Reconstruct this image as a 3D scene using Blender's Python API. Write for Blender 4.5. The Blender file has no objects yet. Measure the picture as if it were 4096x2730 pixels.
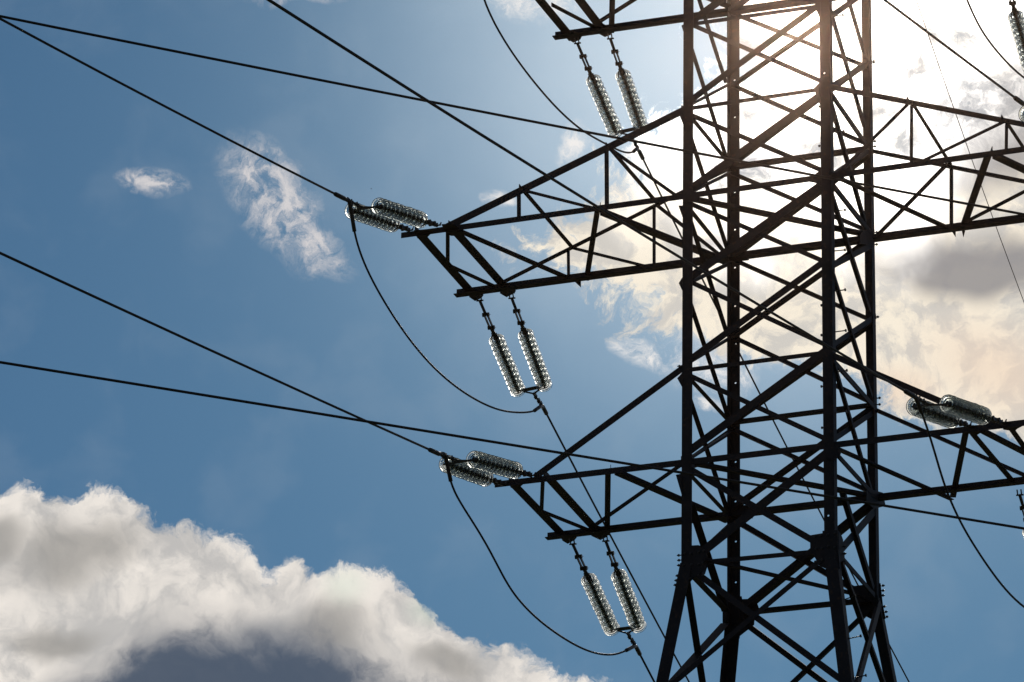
# Lattice power pylon against the sun: procedural Blender scene.  World units are metres, ground at z = 0.
import bpy, bmesh, math, random
from mathutils import Vector, Matrix
from math import radians, sin, cos, pi
random.seed(7)
sc = bpy.context.scene
col = sc.collection
W=2.400
WAIST=25.111
TAPER=0.142
FOCAL=157.2684
CAM=(20.0184, -59.7567, 1.6316)
CAM_ROT=[[0.9369471, 0.1216635, 0.3276096], [0.3489641, -0.3761949, -0.8583132], [0.0188197, 0.918518, -0.3949309]]
SUN_DIR=(-0.25535, 0.84937, 0.46192)
BIRD=(-438.323, 1023.969, 554.318)
SKY_AXES=[(0.9369471, 0.3489641, 0.0188197), (0.1216635, -0.3761949, 0.918518), (-0.3276096, 0.8583132, 0.3949309)]
SKY_TINT = (.0130, .0262, .037)
SKY_STRENGTH = 0.1
VEIL = (.20, 2.0)
VEIL_COL = (.33, .37, .36)
GLOW = (.068, .034)
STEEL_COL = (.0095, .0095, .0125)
GLASS_ROUGH = .055
GLARE_COL = (.0230, .0156, .0116)  # warm tint of the volume added for the sun's lens glare
GLARE_DENSITY = 3.5e-4
GLARE_G = .985

# ---------------------------------------------------------------- camera
cam_data = bpy.data.cameras.new('camera')
cam = bpy.data.objects.new('camera', cam_data); col.objects.link(cam)
cam_data.sensor_width = 36; cam_data.lens = FOCAL
cam_data.clip_start = 0.5; cam_data.clip_end = 20000
M4 = Matrix([CAM_ROT[0] + [CAM[0]], CAM_ROT[1] + [CAM[1]], CAM_ROT[2] + [CAM[2]], [0, 0, 0, 1]])
cam.matrix_world = M4
sc.camera = cam
# ---------------------------------------------------------------- exposure
sc.view_settings.view_transform = 'Standard'; sc.view_settings.look = 'None'
sc.view_settings.gamma = 1; sc.view_settings.exposure = 0.0
sc.cycles.max_bounces = 24; sc.cycles.transmission_bounces = 20; sc.cycles.transparent_max_bounces = 12
sc.cycles.glossy_bounces = 6; sc.cycles.diffuse_bounces = 3
# ---------------------------------------------------------------- sun
SUN_EL = math.asin(SUN_DIR[2]); SUN_AZ = math.atan2(SUN_DIR[0], SUN_DIR[1])
sun_data = bpy.data.lights.new('sun', 'SUN'); sun_data.energy = 3.0; sun_data.angle = radians(0.53)
sun_data.color = (1.0, 0.93, 0.84)
sun = bpy.data.objects.new('sun', sun_data); col.objects.link(sun)
sun.rotation_euler = Vector(SUN_DIR).to_track_quat('Z', 'Y').to_euler(); sun.location = (0, 0, 80)
# ---------------------------------------------------------------- sky
world = bpy.data.worlds.new('World'); sc.world = world; world.use_nodes = True
NT = world.node_tree; NT.nodes.clear()
def nd(t, **k):
    n = NT.nodes.new(t)
    for a, v in k.items(): setattr(n, a, v)
    return n
def put(sock, v):
    if isinstance(v, bpy.types.NodeSocket): NT.links.new(v, sock)
    else: sock.default_value = v
def ma(op, a, b=0.0, c=0.0, clamp=False):
    n = nd('ShaderNodeMath', operation=op, use_clamp=clamp)
    put(n.inputs[0], a); put(n.inputs[1], b); put(n.inputs[2], c)
    return n.outputs[0]
def vm(op, a, b=(0, 0, 0), out=0):
    n = nd('ShaderNodeVectorMath', operation=op); put(n.inputs[0], a); put(n.inputs[1], b)
    return n.outputs[out]
def dot(a, b): return vm('DOT_PRODUCT', a, b, 1)
def step(x, lo, hi):
    n = nd('ShaderNodeMapRange', interpolation_type='SMOOTHSTEP'); put(n.inputs['Value'], x)
    put(n.inputs['From Min'], lo); put(n.inputs['From Max'], hi)
    return n.outputs['Result']
def mix(f, a, b):
    n = nd('ShaderNodeMix', data_type='RGBA'); put(n.inputs['Factor'], f)
    put(n.inputs['A'], a if isinstance(a, bpy.types.NodeSocket) else (*a, 1)); put(n.inputs['B'], b if isinstance(b, bpy.types.NodeSocket) else (*b, 1))
    return n.outputs['Result']
def noise(p, scale, detail=6, rough=.55, dist=0.0, off=(0, 0, 0)):
    n = nd('ShaderNodeTexNoise', noise_dimensions='2D'); put(n.inputs['Vector'], vm('ADD', p, off)); n.inputs['Scale'].default_value = scale
    n.inputs['Detail'].default_value = detail; n.inputs['Roughness'].default_value = rough; n.inputs['Distortion'].default_value = dist
    return n.outputs['Fac'], n.outputs['Color']
def curve(x, pts, lo, hi):
    """piecewise curve of x in [0,5] -> value, through a Float Curve node"""
    n = nd('ShaderNodeFloatCurve'); put(n.inputs['Value'], ma('DIVIDE', x, 5.0, clamp=True))
    c = n.mapping.curves[0]
    pp = [(a / 5.0, (b - lo) / (hi - lo)) for a, b in pts]
    c.points[0].location = pp[0]; c.points[1].location = pp[-1]
    for q in pp[1:-1]: c.points.new(*q)
    n.mapping.update()
    return ma('MULTIPLY_ADD', n.outputs[0], hi - lo, lo)
def blob(p, x, y, rx, ry, rot=0.0):
    m = nd('ShaderNodeMapping', vector_type='TEXTURE'); put(m.inputs['Vector'], p)
    m.inputs['Location'].default_value = (x, y, 0); m.inputs['Rotation'].default_value = (0, 0, radians(rot)); m.inputs['Scale'].default_value = (rx, ry, 1)
    g = nd('ShaderNodeTexGradient', gradient_type='SPHERICAL'); NT.links.new(m.outputs[0], g.inputs[0])
    return g.outputs['Fac']
def blobs(p, lst):
    r = None
    for b in lst:
        o = blob(p, *b); r = o if r is None else ma('MAXIMUM', r, o)
    return r
sky = nd('ShaderNodeTexSky', sky_type='NISHITA', sun_disc=False, sun_elevation=SUN_EL, sun_rotation=SUN_AZ,
         altitude=100, air_density=1.0, dust_density=0.3, ozone_density=1.5)
D = vm('NORMALIZE', nd('ShaderNodeTexCoord').outputs['Generated'])
# the cloud chart: gnomonic sky chart around one fixed compass direction (azimuth/elevation), 1 unit = 3.2 degrees
AX = Vector(SKY_AXES[0]); AY = Vector(SKY_AXES[1]); AZ = Vector(SKY_AXES[2])
dz = dot(D, tuple(AZ)); dzs = ma('MAXIMUM', dz, 0.05)
KX = ma('MULTIPLY_ADD', ma('DIVIDE', dot(D, tuple(AX)), dzs), 17.893, 2.048)
KY = ma('MULTIPLY_ADD', ma('DIVIDE', dot(D, tuple(AY)), dzs), -17.893, 1.365)
cb = nd('ShaderNodeCombineXYZ'); put(cb.inputs[0], KX); put(cb.inputs[1], KY)
K = cb.outputs[0]
chart = step(dz, 0.86, 0.94)
def warp(p, scale, amp, off=(0, 0, 0), detail=5, rough=.55):
    _, c = noise(p, scale, detail, rough, 0, off)
    return vm('ADD', p, vm('MULTIPLY', vm('SUBTRACT', c, (.5, .5, .5)), (amp, amp, 0)))
sunang = ma('ARCCOSINE', ma('MINIMUM', dot(D, SUN_DIR), 1.0))          # radians from the sun
# shared turbulence
KA = warp(K, 1.9, .26, (5, 2, 0), 3, .5)
KB = warp(KA, 8.0, .125, (1, 8, 0), 6, .66)
nL, _ = noise(KA, 2.4, 4, .5, 0, (7, 2, 0))          # broad light and dark
nM, _ = noise(KB, 6.5, 5, .6, 0, (4, 4, 0))          # billows
nF, _ = noise(KB, 11.0, 6, .68, 0, (0, 3, 0))        # fine rags
# clear air
air = vm('MULTIPLY', sky.outputs[0], SKY_TINT)
veil = ma('POWER', ma('MULTIPLY', step(sunang, VEIL[0], 0.0), ma('MULTIPLY_ADD', nL, .24, .88)), VEIL[1])
vs = nd('ShaderNodeVectorMath', operation='SCALE'); vs.inputs[0].default_value = VEIL_COL; put(vs.inputs['Scale'], veil)
vs2 = nd('ShaderNodeVectorMath', operation='SCALE'); vs2.inputs[0].default_value = (.26, .25, .235); put(vs2.inputs['Scale'], ma('POWER', step(sunang, .125, .012), 1.3))
clear = vm('ADD', vm('ADD', air, vs.outputs[0]), vs2.outputs[0])
# --- the cumulus bank low on the left
sx = nd('ShaderNodeSeparateXYZ'); put(sx.inputs[0], KB)
edge1 = curve(sx.outputs[0], [(0, 1.95), (.15, 1.945), (.28, 1.98), (.38, 1.925), (.5, 1.95), (.62, 2.04), (.78, 2.09), (.92, 2.15), (1.02, 2.2), (1.08, 2.27), (1.16, 2.2), (1.24, 2.29), (1.4, 2.29), (1.55, 2.29), (1.68, 2.34), (1.78, 2.44), (1.9, 2.53), (2.1, 2.6), (2.25, 2.68), (2.45, 2.74), (3.2, 2.95), (5, 3.4)], 0, 5)
d1 = ma('SUBTRACT', ma('SUBTRACT', sx.outputs[1], .025), edge1)
d1n = ma('ADD', d1, ma('ADD', ma('MULTIPLY', ma('SUBTRACT', nF, .5), .13), ma('MULTIPLY', ma('SUBTRACT', nM, .5), .12)))
a1 = ma('POWER', step(d1n, -.02, .05), .8)
sh1 = step(ma('ADD', ma('MULTIPLY', nL, .55), ma('MULTIPLY', nM, .45)), .37, .60)
c1 = mix(sh1, (.55, .535, .52), (.93, .87, .80))
c1 = mix(ma('MULTIPLY', step(blobs(KA, [(.30, 2.22, .42, .16, -14), (.0, 2.18, .2, .12), (1.35, 2.52, .26, .14), (1.8, 2.66, .22, .1, 20), (.2, 2.55, .25, .1)]), 0, .8), .8), c1, (.35, .335, .315))
c1 = mix(ma('MULTIPLY', step(ma('ADD', blobs(KA, [(1.0, 2.93, .95, .56), (.62, 2.92, .6, .34), (1.75, 2.97, .65, .28)]), ma('MULTIPLY', ma('SUBTRACT', nM, .5), .40)), -.02, .50), .97), c1, (.068, .098, .150))
c1 = mix(ma('MULTIPLY', step(blobs(K, [(1.38, 2.34, .14, .12), (1.72, 2.44, .14, .1)]), 0, 1), .3), c1, (.60, .76, .62))
# --- the sunlit cloud behind the pylon
s2 = nd('ShaderNodeSeparateXYZ'); put(s2.inputs[0], KB)
edge2 = curve(ma('MULTIPLY', s2.outputs[1], 2.0), [(0, 2.95), (.6, 2.88), (1.0, 2.68), (1.3, 2.50), (1.5, 2.44), (1.7, 2.28), (1.86, 2.1), (2.0, 2.06), (2.16, 2.16), (2.3, 2.36), (2.5, 2.5), (2.66, 2.62), (2.8, 2.85), (2.95, 3.2), (3.1, 3.4), (3.3, 3.6), (3.5, 4.0), (3.7, 4.3), (5, 5)], 0, 5)
d2 = ma('ADD', ma('SUBTRACT', s2.outputs[0], edge2), ma('MULTIPLY', ma('SUBTRACT', nF, .5), .85))
a2 = step(d2, -.09, .20)
glow = ma('POWER', step(ma('ADD', sunang, ma('MULTIPLY', ma('SUBTRACT', nL, .5), .03)), GLOW[0], GLOW[1]), 1.5)
c2 = mix(step(nM, .36, .60), (.66, .63, .58), (.97, .88, .73))
c2 = mix(ma('MULTIPLY', step(blobs(KA, [(3.88, 1.07, .52, .20, 4), (3.98, .50, .40, .28, -25), (3.7, .66, .3, .15), (3.0, .62, .3, .13), (2.95, 1.02, .25, .09)]), .0, .62), .92), c2, (.31, .30, .305))
c2 = mix(ma('MULTIPLY', step(blobs(K, [(4.0, 1.48, .5, .28, 20), (3.6, 1.55, .3, .15)]), 0, 1), .6), c2, (.90, .70, .54))
gl = nd('ShaderNodeVectorMath', operation='SCALE'); gl.inputs[0].default_value = (2.2, 2.12, 2.0)
holes = blobs(KA, [(3.63, .3, .17, .13), (3.72, .20, .10, .08), (3.84, .19, .15, .10), (3.52, .45, .14, .12), (3.61, .54, .13, .10), (4.0, .45, .50, .24, -20), (2.98, .14, .14, .16), (2.98, .45, .2, .1), (2.95, .72, .25, .2), (3.3, .62, .2, .12)])
holes = step(ma('MULTIPLY', ma('POWER', holes, .6), ma('MULTIPLY_ADD', ma('ADD', ma('MULTIPLY', nF, .6), ma('MULTIPLY', nM, .4)), 4.6, -1.45)), .0, 1.35)
put(gl.inputs['Scale'], ma('MULTIPLY', glow, ma('SUBTRACT', 1.0, ma('MULTIPLY', holes, .93))))
c2 = mix(ma('MULTIPLY', ma('MULTIPLY', glow, holes), .9), vm('ADD', c2, gl.outputs[0]), (.52, .56, .60))
# --- wisps
w = blobs(KA, [(.60, .71, .17, .09, 15), (1.00, .70, .14, .16, 60), (1.10, .82, .38, .19, 52), (1.27, .98, .20, .10, 35), (1.17, -.02, .30, .09), (2.12, .02, .22, .13), (2.28, .58, .13, .08, -50), (2.60, 1.42, .16, .06, 40), (2.83, 1.63, .08, .04), (2.85, 1.45, .25, .18), (3.15, 1.35, .28, .15, 20), (1.96, .77, .08, .05)])
a3 = ma('MULTIPLY', step(ma('MULTIPLY', ma('POWER', w, .6), ma('MULTIPLY_ADD', nF, 3.2, -.8)), .08, 1.15), .82)
c3 = mix(step(KX, 1.6, 2.1), (.80, .75, .73), (1.0, .95, .9))
# thin streaks of high haze in the blue
a4 = ma('MULTIPLY', step(nL, .45, .75), .09)
s_ = mix(a4, clear, (.40, .47, .55))
s_ = mix(a3, s_, c3)
s_ = mix(a2, s_, c2)
s_ = mix(a1, s_, c1)
# the rest of the sky dome, away from the chart
n3 = nd('ShaderNodeTexNoise'); put(n3.inputs['Vector'], vm('MULTIPLY', D, (1, 1, 2.2))); n3.inputs['Scale'].default_value = 2.2; n3.inputs['Detail'].default_value = 5
rest = mix(ma('MULTIPLY', step(n3.outputs['Fac'], .50, .64), .8), air, (.55, .54, .53))
final = mix(chart, rest, s_)
sc10 = nd('ShaderNodeVectorMath', operation='SCALE'); put(sc10.inputs[0], final); sc10.inputs['Scale'].default_value = 1 / SKY_STRENGTH
bg = nd('ShaderNodeBackground'); put(bg.inputs['Color'], sc10.outputs[0]); bg.inputs['Strength'].default_value = SKY_STRENGTH
wo = nd('ShaderNodeOutputWorld'); NT.links.new(bg.outputs[0], wo.inputs[0])
world.cycles.sampling_method = 'MANUAL'; world.cycles.sample_map_resolution = 512

# ---------------------------------------------------------------- measured geometry tables
MEMBERS=[
 ('brace',(0.052,0.006,32.874),(2.326,0.006,34.317),(0.536,-0.0,-0.844),(-0.0,1.0,-0.0),0.106),
 ('brace',(0.095,0.014,34.253),(2.338,0.014,32.847),(-0.531,0.0,-0.847),(0.0,1.0,0.0),0.071),
 ('brace',(0.05,0.022,31.363),(2.304,0.022,32.739),(0.521,-0.0,-0.853),(0.0,1.0,0.0),0.136),
 ('brace',(0.1,0.009,32.657),(2.346,0.009,31.312),(-0.514,0.0,-0.858),(0.0,1.0,0.0),0.076),
 ('brace',(0.056,0.017,29.862),(2.273,0.017,31.18),(0.511,-0.0,-0.859),(-0.0,1.0,-0.0),0.133),
 ('brace',(0.105,0.025,31.124),(2.331,0.025,29.795),(-0.512,-0.0,-0.859),(0.0,1.0,-0.0),0.073),
 ('brace',(0.066,0.012,28.469),(2.301,0.012,29.866),(0.53,-0.0,-0.848),(0.0,1.0,0.0),0.109),
 ('brace',(0.11,0.02,29.795),(2.336,0.02,28.412),(-0.528,0.0,-0.849),(0.0,1.0,0.0),0.074),
 ('brace',(0.066,0.008,26.978),(2.282,0.008,28.376),(0.533,-0.0,-0.846),(0.0,1.0,0.0),0.129),
 ('brace',(0.116,0.016,28.22),(2.322,0.016,26.88),(-0.519,-0.0,-0.855),(-0.0,1.0,0.0),0.077),
 ('brace',(0.169,0.024,25.265),(2.291,0.024,26.73),(0.568,-0.0,-0.823),(0.0,1.0,0.0),0.143),
 ('brace',(0.14,0.011,26.688),(2.276,0.011,25.166),(-0.58,0.0,-0.814),(0.0,1.0,0.0),0.098),
 ('brace',(0.042,0.019,34.279),(2.352,0.019,35.682),(0.519,-0.0,-0.855),(0.0,1.0,0.0),0.131),
 ('brace',(0.091,0.006,35.614),(2.391,0.006,34.179),(-0.529,0.0,-0.848),(0.0,1.0,0.0),0.074),
 ('brace',(0.067,2.386,34.206),(2.433,2.386,35.597),(-0.507,-0.0,0.862),(-0.0,-1.0,-0.0),0.095),
 ('brace',(0.073,2.378,32.782),(2.375,2.378,34.271),(-0.543,-0.0,0.84),(0.0,-1.0,0.0),0.113),
 ('brace',(0.074,2.391,31.14),(2.402,2.391,32.641),(-0.542,0.0,0.84),(0.0,-1.0,0.0),0.12),
 ('brace',(0.067,2.383,29.746),(2.385,2.383,31.15),(-0.518,-0.0,0.855),(0.0,-1.0,0.0),0.104),
 ('brace',(0.068,2.375,28.279),(2.367,2.375,29.672),(-0.518,-0.0,0.855),(0.0,-1.0,0.0),0.111),
 ('brace',(0.075,2.388,26.831),(2.378,2.388,28.254),(-0.526,0.0,0.851),(0.0,-1.0,0.0),0.114),
 ('brace',(0.284,2.38,25.143),(2.398,2.38,26.651),(-0.581,-0.0,0.814),(0.0,-1.0,0.0),0.163),
 ('brace',(0.073,2.392,35.597),(2.474,2.392,37.04),(-0.515,-0.0,0.857),(0.0,-1.0,0.0),0.116),
 ('brace',(0.026,2.384,35.543),(2.362,2.384,34.166),(0.508,0.0,0.861),(0.0,-1.0,0.0),0.07),
 ('brace',(0.023,2.376,34.223),(2.305,2.376,32.803),(0.528,0.0,0.849),(0.0,-1.0,0.0),0.075),
 ('brace',(0.023,2.389,32.64),(2.322,2.389,31.272),(0.511,-0.0,0.859),(0.0,-1.0,-0.0),0.074),
 ('brace',(0.022,2.381,31.12),(2.302,2.381,29.752),(0.514,0.0,0.858),(-0.0,-1.0,0.0),0.073),
 ('brace',(0.02,2.394,29.775),(2.3,2.394,28.349),(0.53,0.0,0.848),(0.0,-1.0,-0.0),0.076),
 ('brace',(0.018,2.386,28.191),(2.303,2.386,26.835),(0.51,-0.0,0.86),(-0.0,-1.0,0.0),0.076),
 ('brace',(0.017,2.378,26.664),(2.207,2.378,25.11),(0.579,-0.0,0.815),(-0.0,-1.0,0.0),0.098),
 ('brace',(-0.024,0.422,35.214),(-0.024,2.159,34.198),(-0.0,0.505,0.863),(1.0,0.0,0.0),0.066),
 ('brace',(-0.016,0.295,33.98),(-0.016,2.172,32.825),(-0.0,0.524,0.852),(1.0,0.0,0.0),0.067),
 ('brace',(-0.01,0.311,32.356),(-0.01,2.198,31.222),(-0.0,0.515,0.857),(1.0,0.0,0.0),0.071),
 ('brace',(-0.025,0.35,30.933),(-0.025,2.236,29.751),(-0.0,0.531,0.847),(1.0,0.0,0.0),0.075),
 ('brace',(-0.017,0.303,29.538),(-0.017,2.236,28.364),(0.0,0.519,0.855),(1.0,0.0,-0.0),0.075),
 ('brace',(-0.032,0.319,27.958),(-0.032,2.273,26.761),(-0.0,0.522,0.853),(1.0,0.0,-0.0),0.078),
 ('brace',(-0.046,0.417,26.208),(-0.046,2.108,25.084),(-0.0,0.553,0.833),(1.0,0.0,0.0),0.122),
 ('brace',(0.024,0.254,32.93),(0.024,2.284,34.263),(0.0,0.549,-0.836),(1.0,0.0,0.0),0.051),
 ('brace',(0.011,0.296,31.431),(0.011,2.281,32.66),(0.0,0.526,-0.85),(1.0,0.0,0.0),0.058),
 ('brace',(0.019,0.31,29.909),(0.019,2.279,31.072),(0.0,0.509,-0.861),(1.0,-0.0,-0.0),0.066),
 ('brace',(0.006,0.325,28.567),(0.006,2.279,29.76),(0.0,0.521,-0.853),(1.0,0.0,0.0),0.059),
 ('brace',(0.014,0.34,26.986),(0.014,2.276,28.143),(0.0,0.513,-0.859),(1.0,0.0,0.0),0.064),
 ('brace',(0.022,0.88,25.677),(0.022,2.441,26.722),(0.0,0.556,-0.831),(1.0,0.0,0.0),0.075),
 ('brace',(2.426,0.068,34.128),(2.426,1.934,32.943),(-0.0,-0.536,-0.844),(-1.0,0.0,0.0),0.07),
 ('brace',(2.416,0.895,34.984),(2.416,2.076,34.234),(-0.0,-0.536,-0.844),(-1.0,0.0,0.0),0.066),
 ('brace',(2.415,0.116,32.518),(2.415,1.915,31.277),(-0.0,-0.568,-0.823),(-1.0,0.0,0.0),0.081),
 ('brace',(2.43,0.057,30.92),(2.43,2.033,29.804),(-0.0,-0.492,-0.871),(-1.0,0.0,0.0),0.085),
 ('brace',(2.418,0.042,29.643),(2.418,2.121,28.391),(-0.0,-0.516,-0.857),(-1.0,0.0,0.0),0.077),
 ('brace',(2.43,0.071,28.101),(2.43,2.049,26.72),(-0.0,-0.572,-0.82),(-1.0,0.0,0.0),0.076),
 ('brace',(2.438,0.498,26.162),(2.438,1.983,25.195),(-0.0,-0.546,-0.838),(-1.0,0.0,0.0),0.107),
 ('brace',(2.376,0.125,32.738),(2.376,2.096,34.053),(0.0,-0.555,0.832),(-1.0,0.0,0.0),0.09),
 ('brace',(2.389,0.165,34.014),(2.389,2.155,35.428),(0.0,-0.579,0.815),(-1.0,0.0,0.0),0.079),
 ('brace',(2.381,0.153,31.247),(2.381,2.211,32.598),(0.0,-0.549,0.836),(-1.0,0.0,0.0),0.077),
 ('brace',(2.394,0.103,29.684),(2.394,2.413,31.05),(0.0,-0.509,0.861),(-1.0,0.0,0.0),0.091),
 ('brace',(2.386,0.097,28.374),(2.386,2.5,29.847),(0.0,-0.523,0.853),(-1.0,0.0,0.0),0.085),
 ('brace',(2.378,0.103,26.828),(2.378,2.517,28.259),(0.0,-0.51,0.86),(-1.0,0.0,0.0),0.085),
 ('brace',(2.391,0.408,25.153),(2.391,2.439,26.578),(0.0,-0.574,0.819),(-1.0,0.0,0.0),0.13),
 ('strut',(0.077,0.017,34.234),(2.372,0.017,34.207),(-0.012,-0.0,-1.0),(-0.0,1.0,0.0),0.067),
 ('strut',(0.08,0.025,32.759),(2.34,0.025,32.758),(-0.0,-0.0,-1.0),(-0.0,1.0,0.0),0.066),
 ('strut',(0.096,0.012,28.306),(2.316,0.012,28.305),(-0.0,-0.0,-1.0),(-0.0,1.0,0.0),0.071),
 ('strut',(0.257,0.02,25.151),(2.248,0.02,25.115),(-0.018,0.0,-1.0),(0.0,1.0,0.0),0.072),
 ('strut',(0.042,2.392,32.729),(2.37,2.392,32.715),(0.006,0.0,1.0),(0.0,-1.0,-0.0),0.112),
 ('strut',(0.039,2.384,28.284),(2.32,2.384,28.294),(-0.004,-0.0,1.0),(0.0,-1.0,0.0),0.089),
 ('strut',(0.236,2.376,25.082),(2.281,2.376,25.068),(0.007,-0.0,1.0),(0.0,-1.0,-0.0),0.094),
 ('strut',(-0.026,0.27,32.734),(-0.026,2.18,32.815),(-0.0,-0.043,0.999),(1.0,0.0,0.0),0.073),
 ('strut',(-0.02,0.287,31.107),(-0.02,2.18,31.13),(-0.0,-0.012,1.0),(1.0,0.0,0.0),0.077),
 ('strut',(-0.031,0.316,28.271),(-0.031,2.293,28.329),(-0.0,-0.03,1.0),(1.0,0.0,0.0),0.075),
 ('strut',(-0.024,0.334,26.689),(-0.024,2.165,26.721),(-0.0,-0.018,1.0),(1.0,0.0,0.0),0.075),
 ('strut',(-0.033,0.455,25.093),(-0.033,2.108,25.103),(-0.0,-0.006,1.0),(1.0,0.0,0.0),0.111),
 ('strut',(2.431,0.036,32.65),(2.431,1.945,32.664),(-0.0,0.007,-1.0),(-1.0,0.0,0.0),0.081),
 ('strut',(2.429,0.126,31.118),(2.429,2.072,31.208),(-0.0,0.046,-0.999),(-1.0,0.0,0.0),0.093),
 ('strut',(2.42,0.008,28.158),(2.42,2.245,28.273),(-0.0,0.051,-0.999),(-1.0,0.0,0.0),0.091),
 ('strut',(2.429,0.196,26.671),(2.429,2.149,26.753),(-0.0,0.042,-0.999),(-1.0,0.0,0.0),0.082),
 ('strut',(2.417,0.277,25.104),(2.417,2.074,25.114),(-0.0,0.005,-1.0),(-1.0,0.0,0.0),0.076),
 ('strut',(0.057,0.09,31.155),(2.377,2.329,31.155),(0.694,-0.72,0.0),(0.0,0.0,1.0),0.106),
 ('strut',(0.144,0.187,26.741),(2.347,2.331,26.741),(0.697,-0.717,-0.0),(-0.0,-0.0,1.0),0.096),
 ('strut',(0.365,-0.044,25.1),(2.091,2.086,25.1),(0.777,-0.63,0.0),(0.0,0.0,1.0),0.07),
 ('arm_chord',(-3.045,2.389,35.579),(5.696,2.389,35.457),(0.014,-0.0,1.0),(0.0,-1.0,-0.0),0.148),
 ('arm_chord',(-3.17,0.019,35.709),(5.775,0.019,35.512),(-0.022,0.0,-1.0),(0.0,1.0,0.0),0.109),
 ('tip_beam',(5.111,0.337,35.663),(5.295,2.63,35.663),(0.997,-0.08,0.0),(0.0,0.0,1.0),0.126),
 ('arm_chord',(-4.719,0.014,31.264),(6.349,0.014,31.255),(-0.001,-0.0,-1.0),(-0.0,1.0,0.0),0.095),
 ('arm_chord',(-4.681,2.378,31.121),(5.76,2.378,31.105),(0.002,-0.0,1.0),(-0.0,-1.0,0.0),0.146),
 ('arm_chord',(-3.03,0.009,26.81),(5.527,0.009,26.794),(-0.002,-0.0,-1.0),(0.0,1.0,-0.0),0.098),
 ('arm_chord',(-3.028,2.383,26.7),(4.84,2.383,26.728),(-0.003,-0.0,1.0),(0.0,-1.0,0.0),0.126),
 ('arm_chord',(-3.968,0.025,31.317),(0.039,0.025,32.791),(0.345,-0.0,-0.938),(0.0,1.0,0.0),0.124),
 ('arm_chord',(-3.89,2.388,31.248),(0.048,2.388,32.752),(-0.357,-0.0,0.934),(0.0,-1.0,0.0),0.07),
 ('arm_brace',(-2.769,0.02,31.699),(-2.757,0.02,31.212),(1.0,0.0,0.025),(0.0,1.0,-0.0),0.067),
 ('arm_brace',(-1.305,0.008,32.246),(-1.288,0.008,31.207),(1.0,-0.0,0.016),(0.0,1.0,0.0),0.071),
 ('arm_brace',(-2.627,0.016,31.722),(-1.447,0.016,31.241),(-0.378,-0.0,-0.926),(0.0,1.0,-0.0),0.05),
 ('arm_brace',(-1.225,0.024,32.269),(-0.033,0.024,31.209),(-0.664,-0.0,-0.748),(-0.0,1.0,0.0),0.055),
 ('arm_brace',(-2.728,0.0,31.746),(-2.705,2.4,31.716),(1.0,-0.01,-0.0),(0.0,0.012,1.0),0.075),
 ('arm_brace',(-1.281,-0.0,32.261),(-1.274,2.4,32.33),(1.0,-0.003,0.0),(-0.0,-0.029,1.0),0.074),
 ('arm_brace',(-2.73,2.394,31.704),(-2.717,2.394,31.206),(-1.0,-0.0,-0.026),(0.0,-1.0,0.0),0.052),
 ('arm_brace',(-1.258,2.386,32.29),(-1.251,2.386,31.228),(-1.0,-0.0,-0.007),(0.0,-1.0,-0.0),0.055),
 ('arm_brace',(-2.705,2.378,31.714),(-1.443,2.378,31.212),(0.37,0.0,0.929),(0.0,-1.0,0.0),0.051),
 ('arm_brace',(-1.289,2.391,32.298),(-0.149,2.391,31.196),(0.695,-0.0,0.719),(-0.0,-1.0,0.0),0.061),
 ('arm_brace',(-3.977,0.064,31.217),(-4.467,1.328,31.217),(0.932,0.361,0.0),(-0.0,0.0,1.0),0.064),
 ('arm_brace',(-4.419,1.365,31.191),(-4.022,2.352,31.191),(0.928,-0.373,0.0),(0.0,0.0,1.0),0.068),
 ('arm_brace',(-3.792,0.095,31.17),(-2.763,2.38,31.17),(0.912,-0.411,0.0),(0.0,0.0,1.0),0.086),
 ('arm_brace',(-1.357,0.016,31.22),(-2.47,2.613,31.22),(-0.919,-0.394,-0.0),(-0.0,0.0,1.0),0.088),
 ('arm_brace',(-1.407,0.125,31.137),(-0.119,2.567,31.137),(0.885,-0.466,0.0),(0.0,0.0,1.0),0.141),
 ('tip_beam',(-4.502,0.046,31.216),(-4.539,2.667,31.216),(1.0,0.014,-0.0),(0.0,0.0,1.0),0.155),
 ('tip_beam',(-3.93,0.043,31.224),(-3.947,2.725,31.224),(1.0,0.006,-0.0),(0.0,0.0,1.0),0.154),
 ('arm_chord',(-2.409,0.011,26.848),(0.084,0.011,28.423),(0.534,0.0,-0.845),(0.0,1.0,0.0),0.105),
 ('arm_chord',(-2.265,2.381,26.805),(0.096,2.381,28.215),(-0.513,-0.0,0.858),(-0.0,-1.0,-0.0),0.067),
 ('arm_brace',(-2.212,0.02,26.779),(-2.745,1.412,26.779),(-0.934,-0.358,0.0),(0.0,-0.0,1.0),0.062),
 ('arm_brace',(-2.749,1.389,26.756),(-2.299,2.449,26.756),(0.92,-0.391,0.0),(-0.0,-0.0,1.0),0.063),
 ('tip_beam',(-2.86,0.16,26.795),(-2.886,2.712,26.795),(1.0,0.01,-0.0),(0.0,0.0,1.0),0.146),
 ('tip_beam',(-2.243,0.031,26.782),(-2.303,2.698,26.782),(1.0,0.022,-0.0),(0.0,0.0,1.0),0.152),
 ('arm_brace',(-1.153,0.053,26.79),(-2.092,2.694,26.79),(-0.942,-0.335,0.0),(0.0,0.0,1.0),0.089),
 ('arm_brace',(-1.124,0.135,26.735),(-0.151,2.599,26.735),(0.93,-0.367,0.0),(0.0,0.0,1.0),0.126),
 ('tip_beam',(-2.936,0.861,35.669),(-2.899,2.658,35.669),(1.0,-0.021,0.0),(0.0,0.0,1.0),0.151),
 ('tip_beam',(-2.323,1.065,35.677),(-2.317,2.655,35.677),(1.0,-0.004,0.0),(0.0,0.0,1.0),0.158),
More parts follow.
